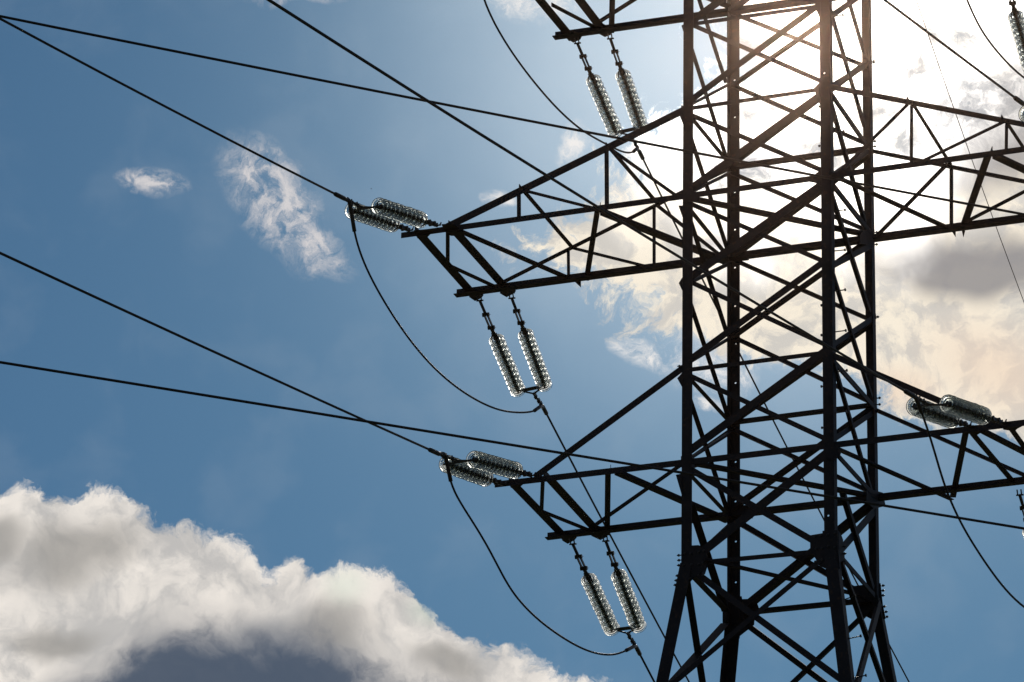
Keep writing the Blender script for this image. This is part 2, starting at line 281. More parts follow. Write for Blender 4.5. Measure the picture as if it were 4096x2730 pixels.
 ('arm_brace',(-1.527,1.08,35.664),(-2.083,2.61,35.664),(-0.94,-0.341,0.0),(0.0,0.0,1.0),0.094),
 ('arm_brace',(-2.733,1.337,35.636),(-2.333,2.313,35.636),(0.925,-0.379,0.0),(0.0,0.0,1.0),0.073),
 ('arm_chord',(-2.382,2.376,35.685),(-0.445,2.376,36.676),(-0.456,-0.0,0.89),(-0.0,-1.0,-0.0),0.079),
 ('arm_brace',(-1.135,0.294,35.598),(-0.012,2.236,35.598),(0.866,-0.501,0.0),(0.0,0.0,1.0),0.138),
 ('arm_chord',(2.325,0.019,32.812),(6.322,0.019,31.352),(-0.343,0.0,-0.939),(0.0,1.0,0.0),0.086),
 ('arm_chord',(2.318,2.394,32.707),(5.713,2.394,31.468),(0.343,0.0,0.939),(0.0,-1.0,0.0),0.071),
 ('arm_brace',(3.71,2.386,32.246),(3.689,2.386,31.216),(-1.0,0.0,0.021),(-0.0,-1.0,-0.0),0.061),
 ('arm_brace',(3.649,2.378,32.285),(2.481,2.378,31.202),(-0.68,0.0,0.733),(0.0,-1.0,0.0),0.072),
 ('arm_brace',(3.946,2.391,31.247),(5.132,2.391,31.727),(-0.375,-0.0,0.927),(0.0,-1.0,0.0),0.062),
 ('arm_brace',(2.379,-0.073,31.174),(3.556,2.379,31.174),(0.901,-0.433,0.0),(0.0,0.0,1.0),0.086),
 ('arm_brace',(4.947,0.039,31.225),(3.856,2.558,31.225),(-0.918,-0.397,0.0),(0.0,0.0,1.0),0.114),
 ('arm_brace',(4.932,0.062,31.141),(5.771,1.764,31.141),(0.897,-0.442,0.0),(0.0,0.0,1.0),0.143),
 ('arm_brace',(3.675,-0.001,32.26),(3.637,2.399,32.292),(1.0,0.016,0.0),(0.0,-0.013,1.0),0.057),
 ('arm_brace',(5.161,-0.002,31.682),(5.057,2.398,31.968),(0.999,0.044,0.0),(0.005,-0.118,0.993),0.057),
 ('arm_brace',(3.668,0.016,32.22),(3.647,0.016,31.236),(1.0,0.0,-0.021),(0.0,1.0,0.0),0.052),
 ('arm_brace',(3.614,0.024,32.272),(2.44,0.024,31.221),(0.667,-0.0,-0.745),(0.0,1.0,0.0),0.057),
 ('arm_brace',(3.849,0.011,31.271),(5.122,0.011,31.734),(0.342,-0.0,-0.94),(0.0,1.0,0.0),0.052),
 ('arm_brace',(5.154,0.019,31.677),(5.136,0.019,31.207),(0.999,0.0,-0.038),(-0.0,1.0,-0.0),0.051),
 ('arm_chord',(2.34,0.006,28.295),(4.911,0.006,26.807),(-0.501,0.0,-0.865),(0.0,1.0,0.0),0.096),
 ('arm_chord',(2.308,2.386,28.255),(4.746,2.386,26.824),(0.506,0.0,0.862),(0.0,-1.0,0.0),0.067),
 ('arm_brace',(2.279,0.078,26.755),(3.437,2.779,26.755),(0.919,-0.394,0.0),(-0.0,-0.0,1.0),0.081),
 ('arm_brace',(4.449,0.163,26.782),(3.541,2.74,26.782),(-0.943,-0.332,0.0),(0.0,0.0,1.0),0.096),
 ('tip_beam',(4.412,0.337,26.79),(4.492,2.371,26.79),(0.999,-0.039,0.0),(0.0,0.0,1.0),0.092),
 ('arm_brace',(4.594,0.188,26.743),(5.064,1.463,26.743),(0.938,-0.346,0.0),(-0.0,-0.0,1.0),0.11),
 ('tip_beam',(5.01,0.178,26.785),(5.018,2.175,26.785),(1.0,-0.004,0.0),(0.0,0.0,1.0),0.087),
 ('brace',(0.225,0.008,25.022),(2.624,-0.288,22.938),(-0.66,-0.106,-0.744),(-0.0,0.99,-0.141),0.098),
 ('brace',(2.18,-0.011,24.981),(-0.132,-0.276,23.114),(0.632,-0.109,-0.767),(-0.0,0.99,-0.141),0.087),
 ('brace',(0.168,2.388,25.085),(1.629,2.565,23.836),(-0.653,0.106,-0.749),(-0.0,-0.99,-0.141),0.092),
 ('brace',(2.27,2.401,24.939),(0.954,2.548,23.904),(-0.622,-0.11,0.775),(-0.0,-0.99,-0.141),0.089),
 ('brace',(-0.086,2.191,24.932),(-0.303,0.323,23.405),(-0.108,0.637,-0.764),(0.99,-0.0,-0.141),0.142),
 ('brace',(-0.041,0.147,25.083),(-0.232,1.596,23.733),(0.102,0.686,0.721),(0.99,0.0,-0.141),0.11),
 ('brace',(2.461,0.249,24.968),(2.67,1.797,23.493),(0.101,-0.694,-0.713),(-0.99,-0.0,-0.141),0.092),
 ('brace',(2.463,2.282,24.973),(2.76,-0.01,22.877),(-0.103,-0.679,0.727),(-0.99,0.0,-0.141),0.113),
]
STRINGS=[
 ('L2Fa',(-4.528,0.0,31.26),(-0.0542,-0.9649,-0.2571),0.74),
 ('L2Fb',(-4.056,0.0,31.278),(-0.076,-0.9629,-0.2588),0.72),
 ('L2Ba',(-4.303,2.4,31.075),(-0.1015,0.9723,-0.2106),1.2),
 ('L2Bb',(-3.744,2.4,31.041),(-0.1261,0.9707,-0.2047),1.12),
 ('L3Ba',(-2.676,2.4,35.518),(-0.0738,0.9802,-0.1837),1.12),
 ('L3Bb',(-2.093,2.4,35.509),(-0.1231,0.9782,-0.167),1.12),
 ('L1Fa',(-2.854,0.0,26.731),(-0.0402,-0.976,-0.2139),0.78),
 ('L1Fb',(-2.384,0.0,26.82),(-0.0683,-0.9692,-0.2365),0.72),
 ('L1Ba',(-2.63,2.4,26.641),(-0.0782,0.971,-0.226),1.12),
 ('L1Bb',(-2.075,2.4,26.63),(-0.1126,0.9665,-0.2306),1.08),
 ('R1Fa',(4.498,0.0,26.788),(-0.1099,-0.9681,-0.2251),0.74),
 ('R1Fb',(5.032,0.0,26.768),(-0.1023,-0.9656,-0.2389),0.92),
 ('R2Fa',(6.285,0.0,31.2),(-0.1061,-0.9669,-0.232),0.8),
 ('R3Ba',(4.62,2.4,35.557),(-0.0851,0.976,-0.2002),1.12),
 ('R1Ba',(4.622,2.4,26.615),(-0.085,0.9718,-0.22),1.1),
]
WIRES=[
 ('L2F',0.036,[(-4.507,-3.174,30.489),(-4.624,-4.902,30.172),(-4.74,-6.63,29.861),(-4.857,-8.357,29.555),(-4.974,-10.085,29.254),(-5.091,-11.813,28.96),(-5.207,-13.541,28.67),(-5.324,-15.268,28.386),(-5.441,-16.996,28.108),(-5.558,-18.724,27.835),(-5.675,-20.452,27.568),(-5.791,-22.179,27.306),(-5.908,-23.907,27.05),(-6.025,-25.635,26.799),(-6.142,-27.363,26.554),(-6.258,-29.09,26.314),(-6.375,-30.818,26.079),(-6.492,-32.546,25.85),(-6.609,-34.274,25.627),(-6.726,-36.001,25.409),(-6.842,-37.729,25.197),(-6.959,-39.457,24.99),(-7.076,-41.185,24.788),(-7.193,-42.913,24.593)]),
 ('L1F',0.036,[(-2.801,-3.272,26.054),(-2.904,-5.113,25.738),(-3.006,-6.955,25.424),(-3.109,-8.796,25.113),(-3.212,-10.637,24.803),(-3.314,-12.478,24.496),(-3.417,-14.319,24.19),(-3.52,-16.161,23.887),(-3.622,-18.002,23.585),(-3.725,-19.843,23.286),(-3.828,-21.684,22.989),(-3.93,-23.526,22.694),(-4.033,-25.367,22.401),(-4.136,-27.208,22.11),(-4.238,-29.049,21.822),(-4.341,-30.891,21.535),(-4.444,-32.732,21.25),(-4.546,-34.573,20.968),(-4.649,-36.414,20.688),(-4.752,-38.256,20.409),(-4.854,-40.097,20.133),(-4.957,-41.938,19.859),(-5.06,-43.779,19.587),(-5.162,-45.621,19.317)]),
 ('R1F',0.036,[(4.411,-3.229,26.079),(4.231,-4.873,25.84),(4.05,-6.518,25.605),(3.87,-8.163,25.375),(3.689,-9.808,25.15),(3.509,-11.453,24.929),(3.328,-13.097,24.712),(3.148,-14.742,24.5),(2.967,-16.387,24.292),(2.787,-18.032,24.089),(2.606,-19.677,23.891),(2.426,-21.321,23.696),(2.245,-22.966,23.507),(2.065,-24.611,23.322),(1.884,-26.256,23.141),(1.704,-27.901,22.965),(1.523,-29.545,22.793),(1.343,-31.19,22.626),(1.162,-32.835,22.463),(0.982,-34.48,22.305),(0.802,-36.125,22.151),(0.621,-37.769,22.002),(0.441,-39.414,21.857),(0.26,-41.059,21.717)]),
 ('R2F',0.036,[(6.169,-3.426,30.34),(6.003,-4.936,30.101),(5.838,-6.447,29.863),(5.672,-7.957,29.627),(5.506,-9.468,29.393),(5.34,-10.978,29.16),(5.175,-12.489,28.929),(5.009,-13.999,28.699),(4.843,-15.51,28.47),(4.677,-17.02,28.243),(4.512,-18.531,28.018),(4.346,-20.041,27.794),(4.18,-21.552,27.571),(4.014,-23.062,27.35),(3.849,-24.573,27.131),(3.683,-26.083,26.913),(3.517,-27.594,26.696),(3.351,-29.104,26.481),(3.186,-30.614,26.268),(3.02,-32.125,26.056),(2.854,-33.635,25.846),(2.688,-35.146,25.637),(2.523,-36.656,25.429),(2.357,-38.167,25.223)]),
 ('L2B',0.036,[(-4.454,6.078,30.488),(-4.818,9.187,30.265),(-5.182,12.296,30.059),(-5.546,15.405,29.868),(-5.91,18.514,29.694),(-6.274,21.623,29.537),(-6.638,24.732,29.395),(-7.002,27.841,29.27),(-7.366,30.95,29.161),(-7.73,34.059,29.069),(-8.094,37.168,28.993),(-8.458,40.277,28.932),(-8.822,43.387,28.889),(-9.187,46.496,28.861),(-9.551,49.605,28.85),(-9.915,52.714,28.855),(-10.279,55.823,28.876),(-10.643,58.932,28.914),(-11.007,62.041,28.968),(-11.371,65.15,29.038),(-11.735,68.259,29.125),(-12.099,71.368,29.227),(-12.463,74.477,29.346),(-12.827,77.586,29.482)]),
 ('L3B',0.034,[(-2.752,6.052,35.021),(-3.127,9.779,34.861),(-3.501,13.505,34.721),(-3.876,17.232,34.601),(-4.251,20.958,34.499),(-4.625,24.685,34.417),(-5.0,28.411,34.354),(-5.375,32.138,34.311),(-5.75,35.864,34.287),(-6.124,39.591,34.282),(-6.499,43.317,34.296),(-6.874,47.044,34.33),(-7.249,50.771,34.383),(-7.623,54.497,34.455),(-7.998,58.224,34.547),(-8.373,61.95,34.657),(-8.747,65.677,34.788),(-9.122,69.403,34.937),(-9.497,73.13,35.106),(-9.872,76.856,35.294),(-10.246,80.583,35.501),(-10.621,84.309,35.728),(-10.996,88.036,35.974),(-11.37,91.762,36.239)]),
 ('L1B',0.036,[(-2.702,5.958,25.951),(-2.962,8.599,25.629),(-3.222,11.241,25.308),(-3.482,13.883,24.987),(-3.742,16.524,24.666),(-4.002,19.166,24.345),(-4.262,21.807,24.023),(-4.522,24.449,23.702),(-4.782,27.091,23.381),(-5.042,29.732,23.06),(-5.303,32.374,22.739),(-5.563,35.016,22.418),(-5.823,37.657,22.096),(-6.083,40.299,21.775),(-6.343,42.941,21.454),(-6.603,45.582,21.133),(-6.863,48.224,20.812),(-7.123,50.865,20.49),(-7.383,53.507,20.169),(-7.643,56.149,19.848),(-7.903,58.79,19.527),(-8.163,61.432,19.206),(-8.423,64.074,18.884),(-8.683,66.715,18.563)]),
 ('XA',0.036,[(-11.349,-18.163,29.086),(-10.16,-17.247,28.993),(-8.971,-16.331,28.903),(-7.781,-15.416,28.817),(-6.592,-14.5,28.733),(-5.403,-13.584,28.652),(-4.214,-12.669,28.574),(-3.024,-11.753,28.5),(-1.835,-10.837,28.428),(-0.646,-9.921,28.359),(0.543,-9.006,28.293),(1.732,-8.09,28.23),(2.922,-7.174,28.17),(4.111,-6.259,28.113),(5.3,-5.343,28.059),(6.489,-4.427,28.008),(7.678,-3.512,27.96),(8.868,-2.596,27.914),(10.057,-1.68,27.872),(11.246,-0.765,27.833),(12.435,0.151,27.797),(13.624,1.067,27.763),(14.814,1.983,27.733),(16.003,2.898,27.706)]),
 ('XB',0.036,[(-11.097,-17.969,23.958),(-9.923,-17.065,23.917),(-8.75,-16.161,23.876),(-7.576,-15.258,23.835),(-6.402,-14.354,23.793),(-5.229,-13.45,23.751),(-4.055,-12.546,23.708),(-2.882,-11.643,23.665),(-1.708,-10.739,23.622),(-0.534,-9.835,23.577),(0.639,-8.932,23.533),(1.813,-8.028,23.488),(2.987,-7.124,23.442),(4.16,-6.221,23.396),(5.334,-5.317,23.35),(6.508,-4.413,23.303),(7.681,-3.509,23.255),(8.855,-2.606,23.208),(10.028,-1.702,23.159),(11.202,-0.798,23.11),(12.376,0.105,23.061),(13.549,1.009,23.011),(14.723,1.913,22.961),(15.897,2.816,22.91)]),
 ('TH',0.017,[(1.051,2.672,42.916),(0.674,6.379,42.555),(0.298,10.086,42.244),(-0.079,13.793,41.985),(-0.455,17.5,41.776),(-0.831,21.207,41.617),(-1.208,24.914,41.51),(-1.584,28.621,41.453),(-1.96,32.328,41.446),(-2.337,36.035,41.491),(-2.713,39.742,41.586),(-3.089,43.449,41.731),(-3.466,47.156,41.928),(-3.842,50.863,42.175),(-4.218,54.57,42.473),(-4.595,58.277,42.821),(-4.971,61.984,43.22),(-5.347,65.691,43.67),(-5.724,69.398,44.17),(-6.1,73.105,44.721),(-6.476,76.812,45.323),(-6.853,80.519,45.975),(-7.229,84.226,46.678),(-7.605,87.933,47.432)]),
 ('J2L',0.033,[(-4.469,-2.69,30.549),(-4.467,-2.534,30.184),(-4.465,-2.37,29.991),(-4.462,-2.098,29.813),(-4.459,-1.781,29.658),(-4.453,-1.242,29.492),(-4.447,-0.632,29.363),(-4.441,-0.04,29.254),(-4.433,0.689,29.214),(-4.428,1.22,29.232),(-4.422,1.761,29.266),(-4.417,2.276,29.326),(-4.411,2.802,29.411),(-4.406,3.288,29.513),(-4.402,3.673,29.608),(-4.398,4.068,29.725),(-4.392,4.674,29.945),(-4.386,5.204,30.16),(-4.383,5.493,30.318),(-4.383,5.529,30.388)]),
 ('J1L',0.033,[(-2.764,-2.735,26.148),(-2.762,-2.625,25.826),(-2.759,-2.371,25.708),(-2.754,-2.059,25.642),(-2.749,-1.673,25.54),(-2.743,-1.302,25.451),(-2.738,-0.95,25.357),(-2.733,-0.57,25.199),(-2.728,-0.23,25.05),(-2.723,0.066,24.978),(-2.718,0.401,24.944),(-2.713,0.789,24.911),(-2.706,1.218,24.912),(-2.699,1.716,24.936),(-2.692,2.231,24.978),(-2.684,2.73,25.033),(-2.678,3.178,25.1),(-2.672,3.562,25.177),(-2.667,3.95,25.275),(-2.662,4.295,25.379),(-2.657,4.631,25.495),(-2.652,4.946,25.638),(-2.648,5.227,25.794),(-2.645,5.462,25.915)]),
 ('J3L',0.033,[(-2.614,-2.735,35.032),(-2.617,-2.388,34.239),(-2.62,-2.002,34.082),(-2.623,-1.649,33.941),(-2.627,-1.199,33.84),(-2.632,-0.677,33.794),(-2.637,-0.066,33.759),(-2.643,0.646,33.777),(-2.647,1.127,33.794),(-2.652,1.633,33.837),(-2.656,2.117,33.895),(-2.661,2.639,33.983),(-2.663,2.977,34.062),(-2.668,3.483,34.19),(-2.672,3.995,34.333),(-2.675,4.358,34.435),(-2.679,4.731,34.531),(-2.681,5.053,34.653),(-2.684,5.304,34.784),(-2.685,5.431,34.871),(-2.685,5.514,34.952)]),
 ('J1R',0.033,[(4.457,-2.795,26.11),(4.46,-2.67,26.065),(4.464,-2.455,25.962),(4.469,-2.207,25.841),(4.474,-1.933,25.65),(4.48,-1.631,25.401),(4.484,-1.438,25.272),(4.489,-1.209,25.196),(4.497,-0.794,25.02),(4.506,-0.36,24.955),(4.515,0.079,24.904),(4.528,0.761,24.825),(4.542,1.43,24.777),(4.559,2.268,24.794),(4.572,2.934,24.882),(4.593,3.953,25.067),(4.617,5.165,25.383),(4.623,5.471,25.92)]),
 ('J3R',0.033,[(4.457,-2.795,34.994),(4.504,-0.408,34.392),(4.51,-0.066,34.215),(4.518,0.321,34.059),(4.528,0.842,33.952),(4.535,1.162,33.923),(4.542,1.523,33.921),(4.557,2.323,34.015),(4.572,3.086,34.132),(4.585,3.726,34.282),(4.603,4.665,34.552),(4.619,5.504,34.92)]),
]
MIDS={'L2F': (-4.441, -2.207, 30.678), 'L2B': (-4.332, 5.042, 30.493), 'L3B': (-2.649, 5.024, 35.044), 'L1F': (-2.744, -2.247, 26.255), 'L1B': (-2.606, 4.977, 26.028), 'R1F': (4.512, -2.311, 26.223), 'R2F': (6.295, -2.282, 30.652), 'R3B': (4.662, 5.016, 35.02), 'R1B': (4.665, 4.985, 26.03), 'L3F': (-2.594, -2.247, 35.139), 'R3F': (4.512, -2.311, 35.107)}
PLATES=[
 ([(0.068,-0.004,25.393),(0.279,-0.004,25.381),(0.385,-0.004,25.262),(0.415,-0.004,25.199),(0.392,-0.004,24.989),(0.315,-0.004,24.938),(0.187,-0.004,24.854),(0.09,-0.004,24.739),(-0.046,-0.004,24.754),(0.058,-0.004,25.169)],(0.0,-1.0,0.0),0.012),
 ([(2.022,-0.004,25.338),(2.215,-0.004,25.349),(2.215,-0.004,25.386),(2.44,-0.004,25.375),(2.455,-0.004,25.082),(2.479,-0.004,24.748),(2.282,-0.004,24.77),(2.165,-0.004,24.838),(2.024,-0.004,25.112)],(0.0,-1.0,0.0),0.012),
 ([(-0.076,2.404,25.445),(0.182,2.404,25.417),(0.189,2.404,25.37),(0.406,2.404,25.351),(0.462,2.404,25.192),(0.386,2.404,24.99),(0.382,2.404,24.93),(0.151,2.404,24.772),(0.147,2.404,24.731),(-0.085,2.404,24.755),(-0.094,2.404,24.87),(-0.128,2.404,25.007),(-0.129,2.404,25.237)],(0.0,1.0,0.0),0.012),
 ([(1.92,2.404,25.447),(1.985,2.404,25.387),(2.133,2.404,25.389),(2.411,2.404,25.387),(2.443,2.404,25.034),(2.485,2.404,24.803),(2.328,2.404,24.773),(2.173,2.404,24.874),(2.091,2.404,24.949),(2.01,2.404,25.175)],(0.0,1.0,0.0),0.012),
 ([(-0.004,0.118,25.44),(-0.004,0.9,25.737),(-0.004,1.184,25.748),(-0.004,1.299,25.561),(-0.004,1.158,25.36),(-0.004,0.512,25.038),(-0.004,0.123,24.994)],(-1.0,0.0,0.0),0.012),
 ([(2.404,0.137,25.429),(2.404,0.288,25.414),(2.404,0.389,25.367),(2.404,0.371,25.203),(2.404,0.46,25.142),(2.404,0.455,24.992),(2.404,0.36,24.884),(2.404,0.176,24.819)],(1.0,0.0,0.0),0.012),
 ([(-4.447,-0.122,31.21),(-4.308,-0.101,31.21),(-4.119,-0.076,31.21),(-4.262,0.103,31.21),(-4.35,0.193,31.21),(-4.381,0.245,31.21),(-4.499,0.169,31.21)],(0.0,0.0,-1.0),0.012),
 ([(-3.948,-0.192,31.212),(-3.782,-0.162,31.212),(-3.713,0.118,31.212),(-3.84,0.286,31.212),(-3.961,0.246,31.212),(-3.993,0.112,31.212)],(0.0,0.0,-1.0),0.012),
 ([(-4.541,2.579,31.21),(-4.371,2.31,31.21),(-4.29,2.579,31.21),(-4.361,2.678,31.21),(-4.507,2.761,31.21)],(0.0,0.0,-1.0),0.012),
 ([(-4.01,2.589,31.21),(-3.783,2.34,31.21),(-3.727,2.592,31.21),(-3.822,2.691,31.21),(-3.962,2.775,31.21)],(0.0,0.0,-1.0),0.012),
 ([(-2.877,2.58,35.667),(-2.733,2.277,35.667),(-2.621,2.528,35.667),(-2.692,2.641,35.667),(-2.842,2.709,35.667)],(0.0,0.0,-1.0),0.012),
 ([(-2.326,2.548,35.667),(-2.146,2.239,35.667),(-2.042,2.506,35.667),(-2.161,2.641,35.667),(-2.274,2.682,35.667)],(0.0,0.0,-1.0),0.012),
 ([(-2.814,-0.004,26.783),(-2.649,0.006,26.783),(-2.592,0.132,26.783),(-2.685,0.231,26.783),(-2.72,0.306,26.783),(-2.85,0.243,26.783)],(0.0,0.0,-1.0),0.012),
 ([(-2.875,2.639,26.783),(-2.687,2.263,26.783),(-2.608,2.578,26.783),(-2.679,2.677,26.783),(-2.843,2.805,26.783)],(0.0,0.0,-1.0),0.012),
 ([(-2.366,2.582,26.783),(-2.127,2.201,26.783),(-1.986,2.437,26.783),(-2.147,2.7,26.783),(-2.29,2.8,26.783)],(0.0,0.0,-1.0),0.012),
 ([(4.95,0.092,26.783),(5.026,-0.014,26.783),(5.22,0.022,26.783),(5.279,0.171,26.783),(5.142,0.285,26.783),(5.093,0.362,26.783),(4.948,0.249,26.783)],(0.0,0.0,-1.0),0.012),
 ([(4.395,0.019,26.785),(4.556,-0.034,26.785),(4.698,0.09,26.785),(4.617,0.249,26.785),(4.488,0.366,26.785),(4.365,0.168,26.785)],(0.0,0.0,-1.0),0.012),
 ([(-0.025,-0.012,34.178),(0.01,-0.012,34.196),(0.011,-0.012,34.048)],(0.0,-1.0,0.0),0.012),
 ([(-0.052,-0.012,32.616),(0.007,-0.012,32.646),(0.008,-0.012,32.432)],(0.0,-1.0,0.0),0.012),
 ([(-0.063,-0.012,31.047),(0.006,-0.012,31.037),(0.007,-0.012,30.836)],(0.0,-1.0,0.0),0.012),
 ([(-0.051,-0.012,29.726),(0.004,-0.012,29.813),(0.004,-0.012,29.596)],(0.0,-1.0,0.0),0.012),
 ([(-0.069,-0.012,28.138),(0.006,-0.012,28.218),(0.007,-0.012,27.986)],(0.0,-1.0,0.0),0.012),
 ([(-0.085,-0.012,26.556),(0.007,-0.012,26.562),(0.009,-0.012,26.225)],(0.0,-1.0,0.0),0.012),
 ([(3.613,-0.002,32.298),(3.635,-0.002,32.375),(3.674,-0.002,32.288)],(0.0,-1.0,0.0),0.012),
 ([(5.092,-0.002,31.765),(5.114,-0.002,31.833),(5.152,-0.002,31.756)],(0.0,-1.0,0.0),0.012),
 ([(3.583,2.412,31.272),(3.719,2.412,31.252),(3.714,2.412,31.032)],(0.0,1.0,0.0),0.012),
 ([(3.79,2.414,31.275),(3.869,2.414,31.12),(3.838,2.414,31.014)],(0.0,1.0,0.0),0.012),
 ([(-2.715,2.412,31.216),(-2.543,2.412,31.22),(-2.54,2.412,31.028)],(0.0,1.0,0.0),0.012),
 ([(2.208,-0.012,34.241),(2.171,-0.012,34.149),(2.26,-0.012,33.918),(2.263,-0.012,34.232)],(0.0,-1.0,0.0),0.012),
 ([(2.25,-0.012,32.83),(2.141,-0.012,32.731),(2.247,-0.012,32.406)],(0.0,-1.0,0.0),0.012),
 ([(2.255,-0.012,31.326),(2.003,-0.012,31.164),(2.146,-0.012,31.115),(2.252,-0.012,31.042)],(0.0,-1.0,0.0),0.012),
 ([(0.012,-0.012,31.352),(0.286,-0.012,31.197),(0.268,-0.012,31.066),(0.013,-0.012,31.103)],(0.0,-1.0,0.0),0.012),
 ([(0.144,2.412,31.303),(0.341,2.412,31.217),(0.303,2.412,31.114),(0.144,2.412,31.117)],(0.0,1.0,0.0),0.012),
 ([(2.412,1.749,31.05),(2.412,1.492,30.842),(2.412,1.487,30.705),(2.412,2.247,30.997),(2.412,2.324,31.302)],(1.0,0.0,0.0),0.012),
 ([(-0.012,0.035,26.873),(-0.012,0.735,27.085),(-0.012,1.063,27.117),(-0.012,0.628,26.897),(-0.012,0.037,26.692)],(-1.0,0.0,0.0),0.012),
 ([(2.251,-0.012,26.698),(2.47,-0.012,26.707),(2.515,-0.012,26.582),(2.422,-0.012,26.486),(2.284,-0.012,26.538)],(0.0,-1.0,0.0),0.012),
 ([(2.412,1.659,26.668),(2.412,2.569,26.934),(2.412,2.726,26.77),(2.412,2.055,26.474),(2.412,1.649,26.446)],(1.0,0.0,0.0),0.012),
 ([(-0.149,2.412,26.9),(0.046,2.412,26.976),(0.385,2.412,26.887),(0.36,2.412,26.692),(-0.1,2.412,26.72)],(0.0,1.0,0.0),0.012),
]
BOLTS=[
 ((0.003,0.0,25.258),(-1,0,0),0.07,0.014),
 ((0.007,0.0,25.179),(-1,0,0),0.07,0.014),
 ((0.004,0.0,25.099),(-1,0,0),0.07,0.014),
 ((-0.019,0.0,24.935),(-1,0,0),0.07,0.014),
 ((-0.036,0.0,24.862),(-1,0,0),0.07,0.014),
 ((-0.05,0.0,24.79),(-1,0,0),0.07,0.014),
 ((2.41,2.4,25.34),(1,0,0),0.07,0.014),
 ((2.409,2.4,25.259),(1,0,0),0.07,0.014),
 ((2.408,2.4,25.181),(1,0,0),0.07,0.014),
 ((2.427,2.4,24.998),(1,0,0),0.07,0.014),
 ((2.45,2.4,24.91),(1,0,0),0.07,0.014),
 ((2.464,2.4,24.828),(1,0,0),0.07,0.014),
 ((2.4,0.373,25.25),(1,0,0),0.07,0.014),
 ((2.4,0.369,25.137),(1,0,0),0.07,0.014),
 ((2.4,0.333,24.999),(1,0,0),0.07,0.014),
 ((2.4,0.351,24.974),(1,0,0),0.07,0.014),
 ((2.391,2.4,34.326),(1,0,0),0.06,0.014),
 ((2.391,2.4,34.296),(1,0,0),0.06,0.014),
 ((2.39,2.4,32.894),(1,0,0),0.06,0.014),
 ((2.389,2.4,32.803),(1,0,0),0.06,0.014),
 ((2.396,2.4,31.293),(1,0,0),0.06,0.014),
 ((2.393,2.4,31.083),(1,0,0),0.06,0.014),
 ((2.394,2.4,29.831),(1,0,0),0.06,0.014),
 ((2.403,2.4,28.452),(1,0,0),0.06,0.014),
 ((2.401,2.4,28.343),(1,0,0),0.06,0.014),
 ((0.006,0.0,28.345),(-1,0,0),0.08,0.014),
 ((0.007,0.0,32.762),(-1,0,0),0.03,0.014),
 ((2.247,0.0,32.416),(-1,0,0),0.03,0.014),
 ((2.241,0.0,31.74),(-1,0,0),0.03,0.014),
 ((2.252,0.0,29.053),(-1,0,0),0.03,0.014),
 ((2.248,0.0,28.56),(-1,0,0),0.03,0.014),
 ((2.24,-0.0,27.718),(-1,0,0),0.03,0.014),
 ((2.243,0.0,27.046),(-1,0,0),0.03,0.014),
]
STEPS=[
 ((2.424,0.12,34.005),(2.59,0.12,34.01)),
 ((2.405,0.12,32.004),(2.58,0.12,31.993)),
 ((2.397,0.12,30.661),(2.584,0.12,30.653)),
 ((2.398,0.12,29.987),(2.576,0.12,29.98)),
 ((2.396,0.12,29.316),(2.573,0.12,29.315)),
 ((2.398,0.12,28.639),(2.574,0.12,28.64)),
 ((2.4,0.12,27.974),(2.584,0.12,27.983)),
 ((2.402,0.12,27.309),(2.568,0.12,27.315)),
 ((2.492,0.12,24.313),(2.668,0.12,24.358)),
 ((2.606,-0.08,23.624),(2.807,-0.08,23.648)),
 ((2.696,-0.08,23.011),(2.877,-0.08,23.032)),
]
HOLES_B=[
 (0.081,34.348),
 (0.085,33.675),
 (0.085,32.334),
 (0.085,31.669),
 (0.084,31.002),
 (0.087,30.332),
 (0.092,29.67),
 (0.092,29.002),
 (0.092,27.66),
 (0.089,26.996),
 (0.094,26.327),
 (0.093,25.652),
]
HOLES_C=[
 (2.309,32.985),
 (2.303,25.626),
]

